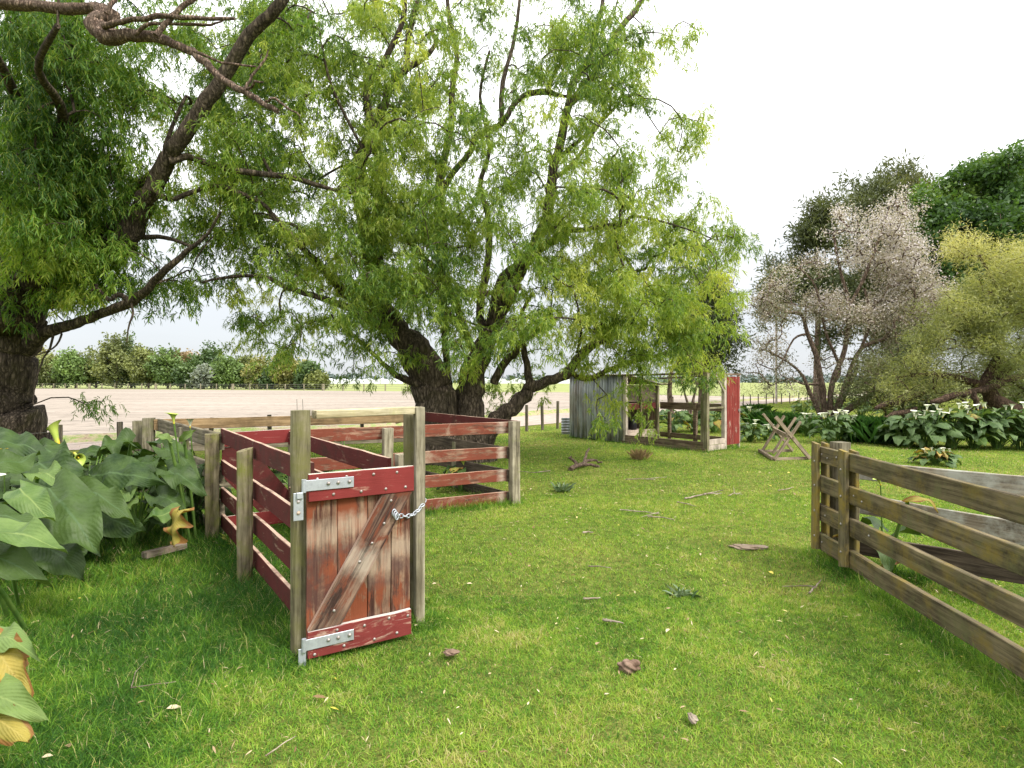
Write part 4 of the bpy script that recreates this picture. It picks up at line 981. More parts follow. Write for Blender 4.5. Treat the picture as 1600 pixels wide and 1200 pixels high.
dlimb([(-160, 40, 16), (-60, 0, 12), (39, 8, 8), (100, 14, 8), (150, 12, 9), (172, 26, 14), (150, 42, 16), (165, 58, 13), (200, 56, 9), (244, 57, 8), (270, 68, 6), (302, 80, 6), (322, 98, 6), (341, 120, 5), (360, 132, 5), (383, 143, 5), (410, 162, 4), (434, 174, 4)], (6.2, 5.2))
dlimb([(242, 55, 5), (258, 38, 4), (275, 20, 4), (300, 0, 4), (330, -25, 3)], (5.5, 5.6)); dlimb([(162, 42, 5), (190, 32, 4), (244, 26, 4), (300, 27, 3.5), (367, 29, 2.5)], (5.7, 5.4))
dlimb([(383, 140, 2.5), (395, 118, 2), (412, 97, 1.6), (419, 78, 1)], (5.3, 5.3)); dlimb([(416, 159, 2.2), (430, 154, 2), (450, 170, 1.6), (469, 182, 1)], (5.2, 5.1)); dlimb([(302, 78, 2.4), (345, 97, 2), (400, 104, 1.4)], (5.4, 5.5))
dlimb([(383, 143, 2), (398, 130, 2), (411, 128, 1.2)], (5.3, 5.2)); dlimb([(165, 20, 4), (180, 0, 3), (190, -30, 2)], (5.7, 5.8)); dlimb([(210, 54, 3), (222, 42, 3), (240, 36, 2.5), (330, 40, 2), (352, 30, 1)], (5.6, 5.5))
o = dm.build('dead_branch', MAT['dead_bark'], t1); tag(o, 'bare pinkish grey dead branch reaching right under the leaves')

# ------------------------------------------------------------------ other trees
def blobpts(blobs, n, d, dz=None, hollow=.35):
    ar = np.array([b[2]*b[3]*(b[4] if len(b) > 4 else 1) for b in blobs], float); k = rng.choice(len(blobs), n, p=ar/ar.sum()); B = np.array([b[:4] for b in blobs], float)[k]
    v = rvec(n)*(hollow+(1-hollow)*rng.random(n)[:, None]**.5); dd = d+v[:, 1]*(B[:, 2]*d/F)*(dz or 1.0)
    px = B[:, 0]+v[:, 0]*B[:, 2]; py = B[:, 1]+v[:, 2]*-B[:, 3]; return unproj(px, py, dd), py
def tree(label, name, bx, d, limbs, blobs, nclus, leafmat_, per, spread, L, W, tintf, barkm, grow=.5, dz=None, up=.2, group=None, base=0.0, cat='tree', hollow=.35, maxd=6, rmin=.01, kmax=.09, lr=1.0):
    x = (bx-800)/F*d; t = empty(name, (x, d, 0), label, cat, group)
    sk = Skel()
    for l in limbs: sk.limb([(a, b, c*lr) for a, b, c in l], d=d)
    C, py = blobpts(blobs, int(nclus*1.35), d, dz, hollow); C = C[C[:, 2] > base]; C += rng.normal(size=C.shape)*d*.008; nn_ = lowfreq(C, 26/d, 77)+.6*lowfreq(C, 70/d, 78); C = C[nn_ > -.35]; Bg = C[::3]; C, bi = boughs(Bg, 3, d*.012); C = C[C[:, 2] > base*.8]
    if grow: sk.grow(C[rng.random(len(C)) < grow], rmin=rmin, kmax=kmax, sag=.08, maxd=maxd)
    mb = MB(); sk.mesh(mb, 9, 4); mb.build('trunk', MAT[barkm], t)
    V, Q, T = tufts(C, tintf(C), per, spread, L, W, up)
    link('crown', npmesh('crown', V, Q, MAT[leafmat_], T), t); return t
# dark tree behind the right side of the willow
tree('dark evergreen showing past the right edge of the large willow', 'evergreen_tree', 1100, 24, [[(1095, 660, 7), (1098, 560, 6), (1105, 480, 4), (1110, 410, 2)]], [(1105, 430, 26, 45), (1118, 500, 26, 45), (1105, 550, 38, 32), (1070, 520, 40, 60)], 420, 'pine_leaf', 60, .22, .26, .05, lambda C: .4+.25*lowfreq(C, 1.2, 2), 'silver_bark')
# small tree behind the coop
tree('small slender tree standing behind the chicken run', 'slender_tree', 1078, 19, [[(1050, 668, 7), (1048, 640, 6), (1046, 610, 5), (1050, 575, 3)], [(1074, 662, 3), (1076, 640, 3), (1070, 615, 2), (1062, 590, 1.5)], [(1078, 650, 3), (1084, 620, 2.5), (1092, 595, 2), (1100, 575, 1)]], [(1080, 570, 40, 24), (1040, 575, 30, 24), (1110, 585, 25, 12, .4)], 90, 'willow_leaf', 40, .18, .09, .018, lambda C: .5+.2*lowfreq(C, 1.5, 4), 'silver_bark')
# silvery tree
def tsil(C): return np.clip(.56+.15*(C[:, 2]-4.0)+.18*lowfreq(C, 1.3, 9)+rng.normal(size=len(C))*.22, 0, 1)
tree('spreading tree with silvery pink leaves and many crooked bare stems', 'silver_tree', 1292, 21,
 [[(1290, 668, 11), (1285, 610, 9), (1278, 565, 8), (1262, 522, 6), (1252, 492, 5), (1225, 487, 4), (1198, 468, 3)],
  [(1296, 668, 10), (1300, 600, 8), (1320, 545, 7), (1326, 480, 6), (1312, 420, 4), (1302, 365, 3)],
  [(1300, 665, 10), (1322, 600, 8), (1345, 545, 6), (1380, 530, 5), (1402, 505, 5), (1430, 478, 4), (1422, 430, 3)],
  [(1288, 665, 8), (1265, 612, 6), (1250, 582, 4), (1222, 560, 3), (1190, 545, 2)], [(1300, 668, 12), (1325, 640, 10), (1352, 622, 9), (1382, 600, 8), (1404, 560, 5), (1440, 530, 4)],
  [(1326, 480, 5), (1352, 430, 5), (1372, 378, 4), (1388, 330, 3)], [(1262, 522, 4), (1240, 530, 3), (1215, 575, 2), (1185, 568, 1.5)], [(1300, 600, 6), (1312, 575, 5), (1290, 520, 4), (1275, 450, 3), (1250, 420, 2)],
  [(1345, 545, 5), (1360, 500, 4), (1350, 450, 3)], [(1310, 640, 6), (1335, 585, 6), (1340, 565, 4), (1325, 560, 3)], [(1285, 600, 5), (1255, 600, 3), (1232, 592, 2), (1200, 605, 1.2)]],
 [(1228, 468, 48, 38), (1270, 440, 50, 45), (1320, 440, 55, 60), (1360, 380, 55, 60), (1395, 330, 42, 40), (1405, 400, 50, 50), (1430, 450, 48, 42), (1350, 490, 70, 35), (1215, 530, 38, 22, .7), (1270, 510, 50, 25, .6), (1330, 345, 30, 35), (1400, 520, 50, 40, .8), (1470, 470, 30, 30), (1240, 560, 50, 26, .5), (1310, 550, 55, 35, .6), (1380, 565, 50, 40, .8), (1205, 590, 34, 16, .35), (1290, 595, 60, 26, .4), (1190, 480, 16, 24)],
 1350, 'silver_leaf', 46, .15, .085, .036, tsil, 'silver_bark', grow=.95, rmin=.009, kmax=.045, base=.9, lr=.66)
# dark she-oaks and the broadleaf behind
LIMB = lambda x, y0, y1, r: [[(x, y0, r), (x+3, (y0+y1)/2, r*.7), (x-2, y1, r*.3)]]
tree('narrow olive green conifer behind the left side of the silvery tree', 'conifer', 1275, 36, LIMB(1275, 640, 330, 7), [(1285, 345, 20, 38), (1275, 390, 34, 45), (1250, 440, 40, 50), (1222, 430, 16, 36), (1290, 470, 60, 60), (1205, 470, 14, 24)], 760, 'pine_leaf', 46, .30, .42, .085, lambda C: .45+.25*lowfreq(C, .6, 12), 'silver_bark', up=.7, grow=.3)
tree('tall rounded olive conifer topping the trees behind the silvery tree', 'conifer', 1390, 38, LIMB(1390, 640, 280, 9), [(1350, 305, 38, 38), (1390, 292, 48, 34), (1430, 296, 30, 38), (1380, 370, 70, 70), (1400, 460, 80, 80)], 1100, 'pine_leaf', 46, .32, .44, .09, lambda C: .42+.25*lowfreq(C, .6, 13), 'silver_bark', up=.8, grow=.3)
tree('deep green broadleaf tree at the back behind the golden shrub', 'broadleaf_tree', 1560, 32, LIMB(1560, 640, 300, 10)+[[(1560, 500, 6), (1510, 400, 4), (1480, 330, 3)], [(1560, 480, 6), (1620, 380, 4), (1650, 300, 3)]],
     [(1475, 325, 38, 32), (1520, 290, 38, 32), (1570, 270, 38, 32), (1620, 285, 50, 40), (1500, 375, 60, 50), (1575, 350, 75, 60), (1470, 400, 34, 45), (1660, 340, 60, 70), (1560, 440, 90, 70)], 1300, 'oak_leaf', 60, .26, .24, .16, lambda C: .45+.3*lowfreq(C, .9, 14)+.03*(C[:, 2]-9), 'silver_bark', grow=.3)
# golden wattle
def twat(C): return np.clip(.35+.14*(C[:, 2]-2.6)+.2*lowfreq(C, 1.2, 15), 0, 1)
tree('golden green feathery wattle leaning low over the lilies', 'wattle_tree', 1530, 16.5,
     [[(1620, 655, 16), (1560, 630, 15), (1540, 600, 12), (1558, 560, 8), (1548, 520, 5), (1520, 480, 3)], [(1550, 600, 9), (1590, 560, 6), (1620, 500, 4), (1625, 440, 3)], [(1560, 560, 6), (1530, 535, 4), (1490, 515, 2)], [(1545, 605, 10), (1500, 592, 7), (1450, 585, 4), (1400, 590, 2)], [(1548, 520, 4), (1560, 460, 3), (1530, 400, 2)]],
     [(1500, 500, 52, 30), (1545, 480, 70, 40), (1590, 500, 70, 50), (1480, 530, 45, 28), (1520, 395, 34, 34), (1585, 415, 48, 36), (1550, 440, 50, 30), (1620, 450, 60, 60), (1540, 550, 80, 34, .8), (1450, 570, 60, 22, .6), (1400, 592, 40, 16, .4), (1590, 580, 60, 22, .7), (1480, 600, 60, 12, .35), (1660, 520, 60, 80)],
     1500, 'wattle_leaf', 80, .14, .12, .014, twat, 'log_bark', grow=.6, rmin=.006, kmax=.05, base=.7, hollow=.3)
# grey green scrub between them
tree('dull grey green thicket between the silvery tree and the wattle', 'shrub', 1420, 19.5, [[(1412, 660, 4), (1408, 600, 3.5), (1402, 540, 2.5), (1396, 500, 1.5)], [(1440, 650, 4), (1450, 600, 3), (1440, 550, 2)], [(1385, 650, 3), (1372, 600, 2), (1376, 560, 1.5)]],
     [(1400, 570, 60, 50), (1450, 560, 55, 55), (1360, 600, 45, 35), (1480, 600, 60, 30), (1520, 590, 70, 35), (1420, 610, 80, 22), (1590, 590, 60, 40), (1540, 620, 90, 20), (1640, 600, 50, 40)], 620, 'scrub_leaf', 70, .2, .09, .024, lambda C: .4+.3*lowfreq(C, 1.4, 17), 'silver_bark', grow=.8, cat='shrub', rmin=.007, kmax=.03, base=.3)
# far row of trees beyond the field
FAR = [(28, 52, 60, 3, 0), (52, 40, 56, 2, 0), (85, 40, 46, 0, 0), (118, 42, 52, 5, 0), (150, 42, 55, 0, 1), (182, 44, 72, 0, 0), (205, 38, 66, 1, 1), (232, 38, 60, 0, 0), (262, 36, 52, 5, 0), (282, 30, 56, 3, 1), (300, 34, 44, 1, 0), (318, 22, 30, 4, -1), (330, 32, 54, 1, 1), (358, 34, 46, 5, 0), (385, 30, 44, 0, 1), (408, 30, 42, 2, 0), (430, 28, 38, 1, 0), (448, 28, 48, 2, 0), (470, 26, 38, 2, 1), (482, 22, 40, 1, 0), (496, 18, 24, 0, 0), (-20, 50, 60, 0, 0), (-70, 60, 70, 1, 0)]
LAB = ['olive green rounded tree', 'dark green dense tree', 'golden green bushy tree', 'rusty orange flowering tree', 'pale grey green round bush', 'fresh green tree']
for i, (px_, w_, h_, k, back) in enumerate(FAR):
    d = float(np.interp((px_-800)/F, [(-122)/141, -11/94], [147, 100]))+5+back*5; d = min(d, 152)
    x = (px_-800)/F*d; hm = h_*d/F*1.10; wm_ = w_*d/F*.78
    nbr = 'the greenhouse end' if i == 20 else ''
    order = ['first', 'second', 'third', 'fourth', 'fifth', 'sixth', 'seventh', 'eighth', 'ninth', 'tenth', 'eleventh', 'twelfth', 'thirteenth', 'fourteenth', 'fifteenth', 'sixteenth', 'seventeenth', 'eighteenth', 'nineteenth', 'twentieth', 'twenty first'][i] if i < 21 else ['', '', 'outermost', 'outer'][i-19]
    lab = '%s in the far row, %s from the near willow trunk' % (LAB[k], order) if i < 21 else '%s far behind the near willow trunk, %s one' % (LAB[k], 'closer' if i == 21 else 'outer')
    t = empty('bush' if k == 4 else 'field_tree', (x, d, 0), lab, 'bush' if k == 4 else 'tree', 'trees beyond the ploughed field')
    mb = MB(); mb.tube([(x, d, -.1), (x+.2, d, hm*.4), (x-.1, d, hm*.75)], [.28, .2, .08], 6); 
    for q in range(3): a = random.uniform(0, 6.28); mb.tube([(x+.1, d, hm*.3), (x+math.cos(a)*wm_*.6, d+math.sin(a)*wm_*.5, hm*.7)], [.12, .04], 5)
    mb.build('trunk', MAT['silver_bark'], t)
    n = 170 if k != 4 else 70; v = rvec(n)*(.55+.45*rng.random(n)[:, None]); v[:, 2] = np.where(v[:, 2] < 0, v[:, 2]*.95, v[:, 2]); cz = hm*.52
    C = np.stack([x+v[:, 0]*wm_*(1-.25*np.maximum(0, v[:, 2])), d+v[:, 1]*wm_*.8, cz+v[:, 2]*hm*.47], 1); bump = 1+.22*lowfreq(C, .9, 20+i); C[:, 2] *= bump; C[:, 2] = np.clip(C[:, 2], .3, None)
    V, Q, T = tufts(C, .45+.3*lowfreq(C, .9, 40+i), 26, .5, .75, .42, .3)
    link('crown', npmesh('crown', V, Q, MAT['hedge_leaf_%d' % k], T), t)
# far-off woods along the horizon
n = 5200; x = rng.uniform(-1700, 1700, n); y = 1150+rng.uniform(-30, 30, n); hh = 11+5*np.sin(x*.013)+4*np.sin(x*.037+2)+3*np.sin(x*.11); C = np.stack([x, y, np.abs(rng.random(n))*np.maximum(4, hh)*.85], 1)
V, Q, T = tufts(C, np.full(n, .5), 3, 2.2, 7, 5, .3); leafmat('hazy_leaf', [(0, (.07, .105, .10)), (1, (.13, .17, .14))], 0)  # bluish tone puts the haze of distance into the leaf colour
tag(link('distant_woods', npmesh('distant_woods', V, Q, MAT['hazy_leaf'], T)), kind='stuff')
# hazel coloured scrub strip at the far side of the field
n = 900; x = rng.uniform(22, 90, n); y = 62+rng.uniform(0, 6, n)+np.abs(x-40)*.05; C = np.stack([x, y, rng.random(n)*.9], 1)
V, Q, T = tufts(C, rng.random(n), 14, .4, .35, .05, .9); tag(link('tall_grass', npmesh('tall_grass', V, Q, MAT['scrub_leaf'], T)), kind='stuff')
# ------------------------------------------------------------------ arum lilies
PROF = lambda t: np.interp(t, [0, .10, .25, .42, .6, .78, .92, 1], [.42, .78, .98, 1.0, .82, .50, .20, .01])
def blade(B, T, width, up=(0, 0, 1), arch=.12, fold=.10, wave=.05, roll=0, nr=9, nc=5, side=0):
    B, T = np.array(B, float), np.array(T, float); D = T-B; L = np.linalg.norm(D); D /= L
    U = np.array(up, float); Sd = np.cross(D, U); Sd /= np.linalg.norm(Sd)+1e-9; Nn = np.cross(Sd, D)
    c, s = math.cos(roll), math.sin(roll); Sd, Nn = Sd*c+Nn*s, Nn*c-Sd*s
    ts = np.linspace(0, 1, nr); ss = np.linspace(-1, 1, nc); ph = random.uniform(0, 6.28); V = []; UV = []
    k1 = random.uniform(1.6, 2.6)
    for t in ts:
        w = PROF(t)*width/2
        for s_ in ss:
            p = B+D*L*t+Nn*(arch*L*math.sin(math.pi*t)**.9-.18*L*t*t*(arch > 0))+Sd*s_*w+Sd*side*L*math.sin(math.pi*t)
            p = p+Nn*(fold*width*abs(s_)**1.3+wave*width*math.sin(k1*2*math.pi*t+ph+(1.6 if s_ > 0 else 0))*s_*s_)
            p = p-D*L*.20*abs(s_)**1.4*max(0, 1-t*3.2)+Nn*width*(.035 if nr < 12 else .055)*(math.sin(p[0]*31+p[1]*23+ph)+math.sin(p[1]*37-p[0]*19+ph*2))
            V.append(p); UV.append(((s_+1)/2, t))
    Q = [(i*nc+j, i*nc+j+1, (i+1)*nc+j+1, (i+1)*nc+j) for i in range(nr-1) for j in range(nc-1)]
    return V, Q, UV
class Leaves:
    def __init__(s): s.V, s.Q, s.U, s.T, s.M = [], [], [], [], []
    def add(s, b, tint, m=0):
        V, Q, U = b; n = len(s.V); s.V += list(V); s.U += list(U); s.T += [tint]*len(V); s.Q += [tuple(i+n for i in q) for q in Q]; s.M += [m]*len(Q)
    def stalk(s, pts, r, m=1, n=5):
        mb = MB(); mb.tube(pts, r, n, cap=False); k = len(s.V); s.V += [np.array(v) for v in mb.v]; s.U += [(0, 0)]*len(mb.v); s.T += [.5]*len(mb.v)
        s.Q += [tuple(i+k for i in q) for q in mb.f]; s.M += [m]*len(mb.f)
    def build(s, name, mats, parent=None):
        return link(name, npmesh(name, np.array(s.V), np.array(s.Q), mats, s.T, s.M, s.U, smooth=True), parent)
def curve(a, b, bow, n=5):
    a, b = Vector(a), Vector(b); return [a.lerp(b, i/n)+Vector(bow)*math.sin(math.pi*i/n) for i in range(n+1)]
def flower(base, top, size, mat, parent, lean=(0, 0), label=None, n=12, flare=.34, tilt=None, az=None):
    """stalk, rolled spathe with a drawn out tip, spadix"""
    mb = MB(); base, top = Vector(base), Vector(top); mb.tube(curve(base, top, (lean[0]*.5, lean[1]*.5, 0)), [.009*size/.16]*6, 6, 0)
    az = random.uniform(0, 6.28) if az is None else az; R3 = Matrix.Rotation(az, 3, 'Z') @ Matrix.Rotation(random.uniform(.1, .45) if tilt is None else tilt, 3, 'Y'); vs = []
    for i in range(7):
        t = i/6; rr = size*(.06+flare*t**2.2)
        for j in range(n):
            a = 2*math.pi*j/(n-1)-math.pi; lip = (1 if i < 5 else 1+.3*(i-4)*max(0, math.cos(a))**2*1.2); z = size*(t*.85+.25*max(0, t-.5)*math.cos(a)-(.10 if i == 6 else 0))
            ov = .85+.15*abs(a)/math.pi; v = Vector((math.cos(a)*rr*lip*ov, math.sin(a)*rr*ov, z)); vs.append(top+R3 @ v)
    mb.add(vs, [(i*n+j, i*n+j+1, (i+1)*n+j+1, (i+1)*n+j) for i in range(6) for j in range(n-1)], 1, True)
    mb.tube([top, top+R3 @ Vector((0, 0, size*.35)), top+R3 @ Vector((.0, 0, size*.62))], [.010*size/.16, .011*size/.16, .004], 6, 2)
    o = mb.build('flower', [MAT['stalk'], MAT[mat], MAT['spadix']], parent)
    if label: o['label'] = label
    return o
def lily(label, x, y, Rr, H, nleaf, L, nfl, group, cat='lily', far=True, fmat='spathe_white', front=None, fsize=.19, yellow=.04, lob=1.0):
    t = empty('arum_lily', (x, y, 0), label, cat, group); lv = Leaves(); nr, nc = (6, 3) if far else (11, 7)
    for i in range(nleaf):
        a = random.uniform(0, 6.28); q = (i+.5)/nleaf; hz = H*(.30+.62*q**.8)*random.uniform(.85, 1.08); r = Rr*(1.0-.55*q)*random.uniform(.55, 1.1)
        dx, dy = math.cos(a), math.sin(a); B = Vector((x+dx*r, y+dy*r, hz)); sl = random.uniform(-.75, -.05)*(1.15-q*.9)+.12
        Ln = L*random.uniform(.7, 1.2); T_ = B+Vector((dx, dy, sl)).normalized()*Ln
        T_.z = max(T_.z, .02)
        bl = blade(B, T_, Ln*random.uniform(.52, .72), arch=random.uniform(.06, .26), fold=random.uniform(-.22, .10), wave=random.uniform(.05, .17), roll=random.uniform(-.7, .7), side=random.uniform(-.1, .1), nr=nr, nc=nc)
        m = 3 if random.random() < yellow else (2 if random.random() < .07 else 0)
        lv.add(bl, random.random()**1.5, m); lv.stalk(curve((x+dx*Rr*.12, y+dy*Rr*.12, 0), B, (dx*-.03, dy*-.03, .06), 4), [.012, .011, .010, .009, .007] if not far else [.009]*5, 1, 4)
    lv.build('foliage', [MAT['lily_leaf_far' if far else 'lily_leaf'], MAT['stalk'], MAT['lily_leaf_light'], MAT['lily_leaf_yellow']], t)
    for i in range(nfl):
        a = random.uniform(0, 6.28); r = Rr*random.uniform(.2, .9); z = H*random.uniform(.95, 1.2)
        flower((x+math.cos(a)*r*.3, y+math.sin(a)*r*.3, 0), (x+math.cos(a)*r, y-abs(math.sin(a))*r, z-fsize*.7), fsize, fmat, t)
    return t
GB = 'lilies in the shady left bed'
bed = [(-4.05, 4.75, .38, .70, 26, .33, 'front lily of the left bed, its broad leaves spilling onto the grass'), (-4.75, 4.9, .4, .85, 26, .34, 'lily at the very left edge of the bed'),
       (-3.75, 5.6, .36, .80, 26, .32, 'lily in the left bed behind the biggest flat leaf'), (-3.45, 6.05, .30, .86, 20, .30, 'lily crowding against the grey corner post of the yard'),
       (-4.45, 5.9, .42, .92, 26, .34, 'lily in the middle of the left bed under the tall green spathe'), (-4.1, 6.7, .4, .92, 24, .32, 'lily growing against the weathered grey boards'),
       (-5.3, 6.0, .45, .95, 24, .36, 'lily in the left bed nearest the willow trunk'), (-4.95, 7.0, .4, .92, 20, .34, 'rear lily in the left bed by the short stakes'), (-6.0, 6.8, .5, .95, 20, .36, 'rear lily in the left bed at the foot of the willow')]
plants = []
random.seed(21)
for x, y, r, h, n, L, lab in bed: plants.append(lily(lab, x, y, r, h, n, L, 0, GB, far=False, yellow=.02))
near = empty('arum_lily', (-2.85, 2.72, 0), 'nearest lily at the bottom left with ragged yellow and orange leaf edges', 'lily', GB); plants.append(near)
lv = Leaves()
def fl(p, bx, by, bd, tx, ty, td, w, m=0, tint=.5, up=(0, 0, 1), arch=.10, fold=.06, wave=.05, roll=0, side=0, foot=None):
    B, T_ = at(bx, by, bd), at(tx, ty, td); lv.add(blade(B, T_, w, up, arch, fold+random.uniform(-.12, .06), wave*1.7+.03, roll, 14, 9, side+random.uniform(-.06, .06)), tint, m)
    f = foot or (B[0]-.10, B[1]+.12, 0); lv.stalk(curve(f, B, (0, 0, .05)), [.014]*6, 1, 6)
V_ = (0, -.6, .8)
# feature leaves of the bed: base and tip in the photo with distances
fl(0, 78, 765, 3.75, 150, 852, 3.45, .36, 0, .75, (.3, -.65, .7), .06, -.04, .05, foot=(-3.9, 4.6, 0))
fl(0, 30, 765, 3.6, 82, 803, 3.4, .20, 2, .2, (.2, -.5, .8), .10, .02, .06, foot=(-3.9, 4.6, 0))
fl(0, 118, 775, 4.3, 205, 806, 4.1, .24, 0, .9, (.1, -.5, .85), .16, .05, .12, foot=(-3.9, 5.0, 0))
fl(0, 138, 745, 4.7, 236, 742, 4.5, .36, 0, .05, (0, -.8, .6), .05, .02, .05, foot=(-3.7, 5.4, 0))
fl(0, 60, 722, 4.5, 140, 762, 4.3, .34, 0, .15, (.1, -.75, .6), .05, .03, .08, foot=(-4.3, 5.0, 0))
fl(0, 60, 705, 4.8, 100, 722, 4.6, .28, 0, .5, (0, -.6, .8), .12, .1, .1, foot=(-4.3, 5.2, 0))
fl(0, -45, 745, 3.9, 60, 700, 4.2, .30, 0, .85, (0, -.75, .65), .05, .05, .06, foot=(-4.6, 4.7, 0))
fl(0, -40, 690, 4.7, 75, 700, 4.6, .30, 0, .2, (0, -.5, .85), .08, .05, .05, foot=(-5.0, 5.0, 0))
fl(0, -60, 855, 2.95, 92, 838, 2.8, .22, 2, .35, (0, -.35, .95), .10, .12, .06, foot=(-3.1, 3.4, 0))
fl(2, -50, 815, 3.2, 60, 805, 3.1, .20, 0, .7, (0, -.4, .9), .08, .05, .06, foot=(-3.4, 3.8, 0))
fl(0, -50, 872, 3.0, 72, 900, 2.85, .20, 0, .9, (.1, -.5, .85), .16, .05, .10, foot=(-3.1, 3.6, 0))
fl(0, 62, 850, 3.7, 120, 897, 3.55, .24, 0, .4, (.3, -.75, .55), .04, .02, .08, foot=(-3.7, 4.4, 0))
fl(0, 95, 838, 3.85, 128, 882, 3.8, .24, 0, .0, (.3, -.8, .5), .04, .02, .05, foot=(-3.7, 4.4, 0))
fl(0, 155, 800, 4.9, 222, 828, 4.8, .30, 0, .05, (0, -.8, .5), .05, .03, .05, foot=(-3.8, 5.4, 0))
fl(0, 205, 690, 5.7, 150, 700, 5.5, .30, 0, .6, (0, -.5, .8), .12, .1, .1, foot=(-4.2, 6.0, 0))
fl(0, 60, 742, 4.2, 98, 752, 4.0, .20, 2, .5, (0, -.5, .9), .14, .1, .1, foot=(-4.2, 4.8, 0))
fl(0, 255, 700, 5.6, 305, 735, 5.3, .22, 0, .8, (.1, -.7, .7), .08, .05, .08, foot=(-3.4, 5.9, 0))
fl(0, 262, 735, 5.3, 318, 762, 5.05, .24, 0, .45, (.1, -.6, .8), .10, .05, .10, foot=(-3.4, 5.8, 0))
fl(0, 245, 775, 5.2, 285, 790, 5.0, .22, 0, .3, (.1, -.6, .8), .08, .05, .08, foot=(-3.4, 5.8, 0))
fl(0, 275, 800, 5.0, 228, 805, 4.8, .20, 2, .1, (.1, -.6, .8), .08, .05, .08, foot=(-3.4, 5.8, 0))
fl(0, 240, 720, 5.5, 200, 745, 5.2, .24, 0, .3, (-.1, -.6, .8), .08, .05, .08, foot=(-3.6, 5.8, 0))
fl(0, 288, 690, 5.4, 300, 672, 5.3, .10, 2, .8, (0, -.9, .4), .1, .1, .05, foot=(-3.2, 5.7, 0))
fl(0, 265, 690, 5.2, 242, 683, 5.1, .10, 2, .8, (0, -.6, .8), .25, .1, .05, foot=(-3.2, 5.6, 0))
o = lv.build('foliage', [MAT['lily_leaf'], MAT['stalk'], MAT['lily_leaf_light'], MAT['lily_leaf_yellow']], plants[0])
lv = Leaves()
fl(0, 280, 798, 4.75, 266, 853, 4.6, .19, 0, .5, (-.25, -1, .1), .08, -.12, .20, foot=(-3.25, 5.3, 0))
o = lv.build('leaf', [MAT['lily_leaf_yellow'], MAT['stalk']], plants[3]); o['label'] = 'yellow dying leaf hanging over the grass'
lv = Leaves()
fl(0, -55, 1005, 2.35, 44, 1004, 2.2, .13, 2, .6, (.1, -.4, .9), .06, .05, .10, foot=(-2.75, 2.7, 0))
fl(0, -10, 1000, 2.3, 38, 1075, 2.15, .15, 3, .5, (.4, -.7, .6), .05, .03, .16, foot=(-2.75, 2.7, 0))
fl(0, -60, 1085, 2.2, 54, 1108, 2.05, .16, 2, .9, (.2, -.6, .8), .08, .05, .10, foot=(-2.75, 2.6, 0))
fl(0, -30, 1110, 2.15, 30, 1150, 2.0, .13, 3, .5, (.2, -.7, .7), .05, .03, .12, foot=(-2.75, 2.6, 0))
fl(0, -20, 1020, 2.3, 28, 1052, 2.2, .12, 3, .9, (.4, -.8, .5), .05, .03, .16, foot=(-2.75, 2.6, 0))
for i in range(5):
    a = random.uniform(0, 6.28); B = Vector((-3.0+math.cos(a)*.15, 2.85+math.sin(a)*.15, random.uniform(.12, .28))); T_ = B+Vector((math.cos(a), math.sin(a), random.uniform(-.6, .1)))*.3
    lv.add(blade(B, T_, .2, nr=9, nc=5), random.random(), 0); lv.stalk(curve((-3.0, 2.95, 0), B, (0, 0, .04)), [.012]*6)
lv.build('foliage', [MAT['lily_leaf'], MAT['stalk'], MAT['lily_leaf_light'], MAT['lily_leaf_yellow']], near)
def ff(pl, px, py, d, size, mat, base, label, **k): return flower(base, at(px, py, d), size, mat, pl, label=label, **k)
ff(plants[4], 92, 700, 4.9, .27, 'spathe_green', (-4.1, 5.2, 0), 'tall green curled spathe', flare=.14, tilt=-.25, az=0)
ff(plants[4], 116, 708, 4.9, .18, 'spathe_green', (-4.05, 5.2, 0), 'yellowing drooping spathe', flare=.2, tilt=1.9, az=-.6)
ff(plants[3], 272, 662, 5.3, .13, 'spathe_green', (-3.2, 5.6, 0), 'small pale green spathe above the corner post')
ff(plants[0], -6, 780, 3.3, .20, 'spathe_white', (-3.5, 4.0, 0), 'white bloom with a green tip')
ff(plants[1], 6, 712, 4.5, .08, 'spadix', (-4.4, 4.9, 0), 'spent orange seed head')
ff(plants[5], 297, 668, 6.0, .12, 'spathe_white', (-3.5, 6.3, 0), 'white bloom behind the grey boards')
# lilies around the yard
lily('dark lily inside the yard beside the post of the front rails', -2.0, 7.5, .45, .62, 22, .32, 0, 'lilies inside the yard', far=False)
lily('lily inside the yard under the tan rail', -2.9, 7.6, .4, .60, 18, .32, 1, 'lilies inside the yard', far=False)
lily('lily in the far corner of the yard below the leaning willow stem', -.75, 8.3, .25, .45, 8, .25, 1, 'lilies inside the yard', far=False, fmat='spathe_green')
p = lily('sparse tall lily stem rising over the gate header', -2.45, 8.2, .12, 1.12, 5, .2, 0, 'lilies inside the yard', far=False)
pr = lily('lily with yellowing leaves growing inside the mossy pen', 3.18, 4.75, .22, .42, 9, .28, 0, None, far=False, yellow=.2)
ff(pr, 1376, 758, 4.55, .09, 'spathe_green', (3.1, 4.7, 0), 'small green spathe on a bare stalk')
lv = Leaves(); fl(0, 1418, 785, 4.3, 1468, 795, 4.2, .07, 0, .5, (0, -.5, .9), .35, .05, .1, foot=(3.05, 4.6, 0)); o = lv.build('leaf', [MAT['lily_leaf_yellow'], MAT['stalk']], pr); o['label'] = 'bent yellow withered leaf'
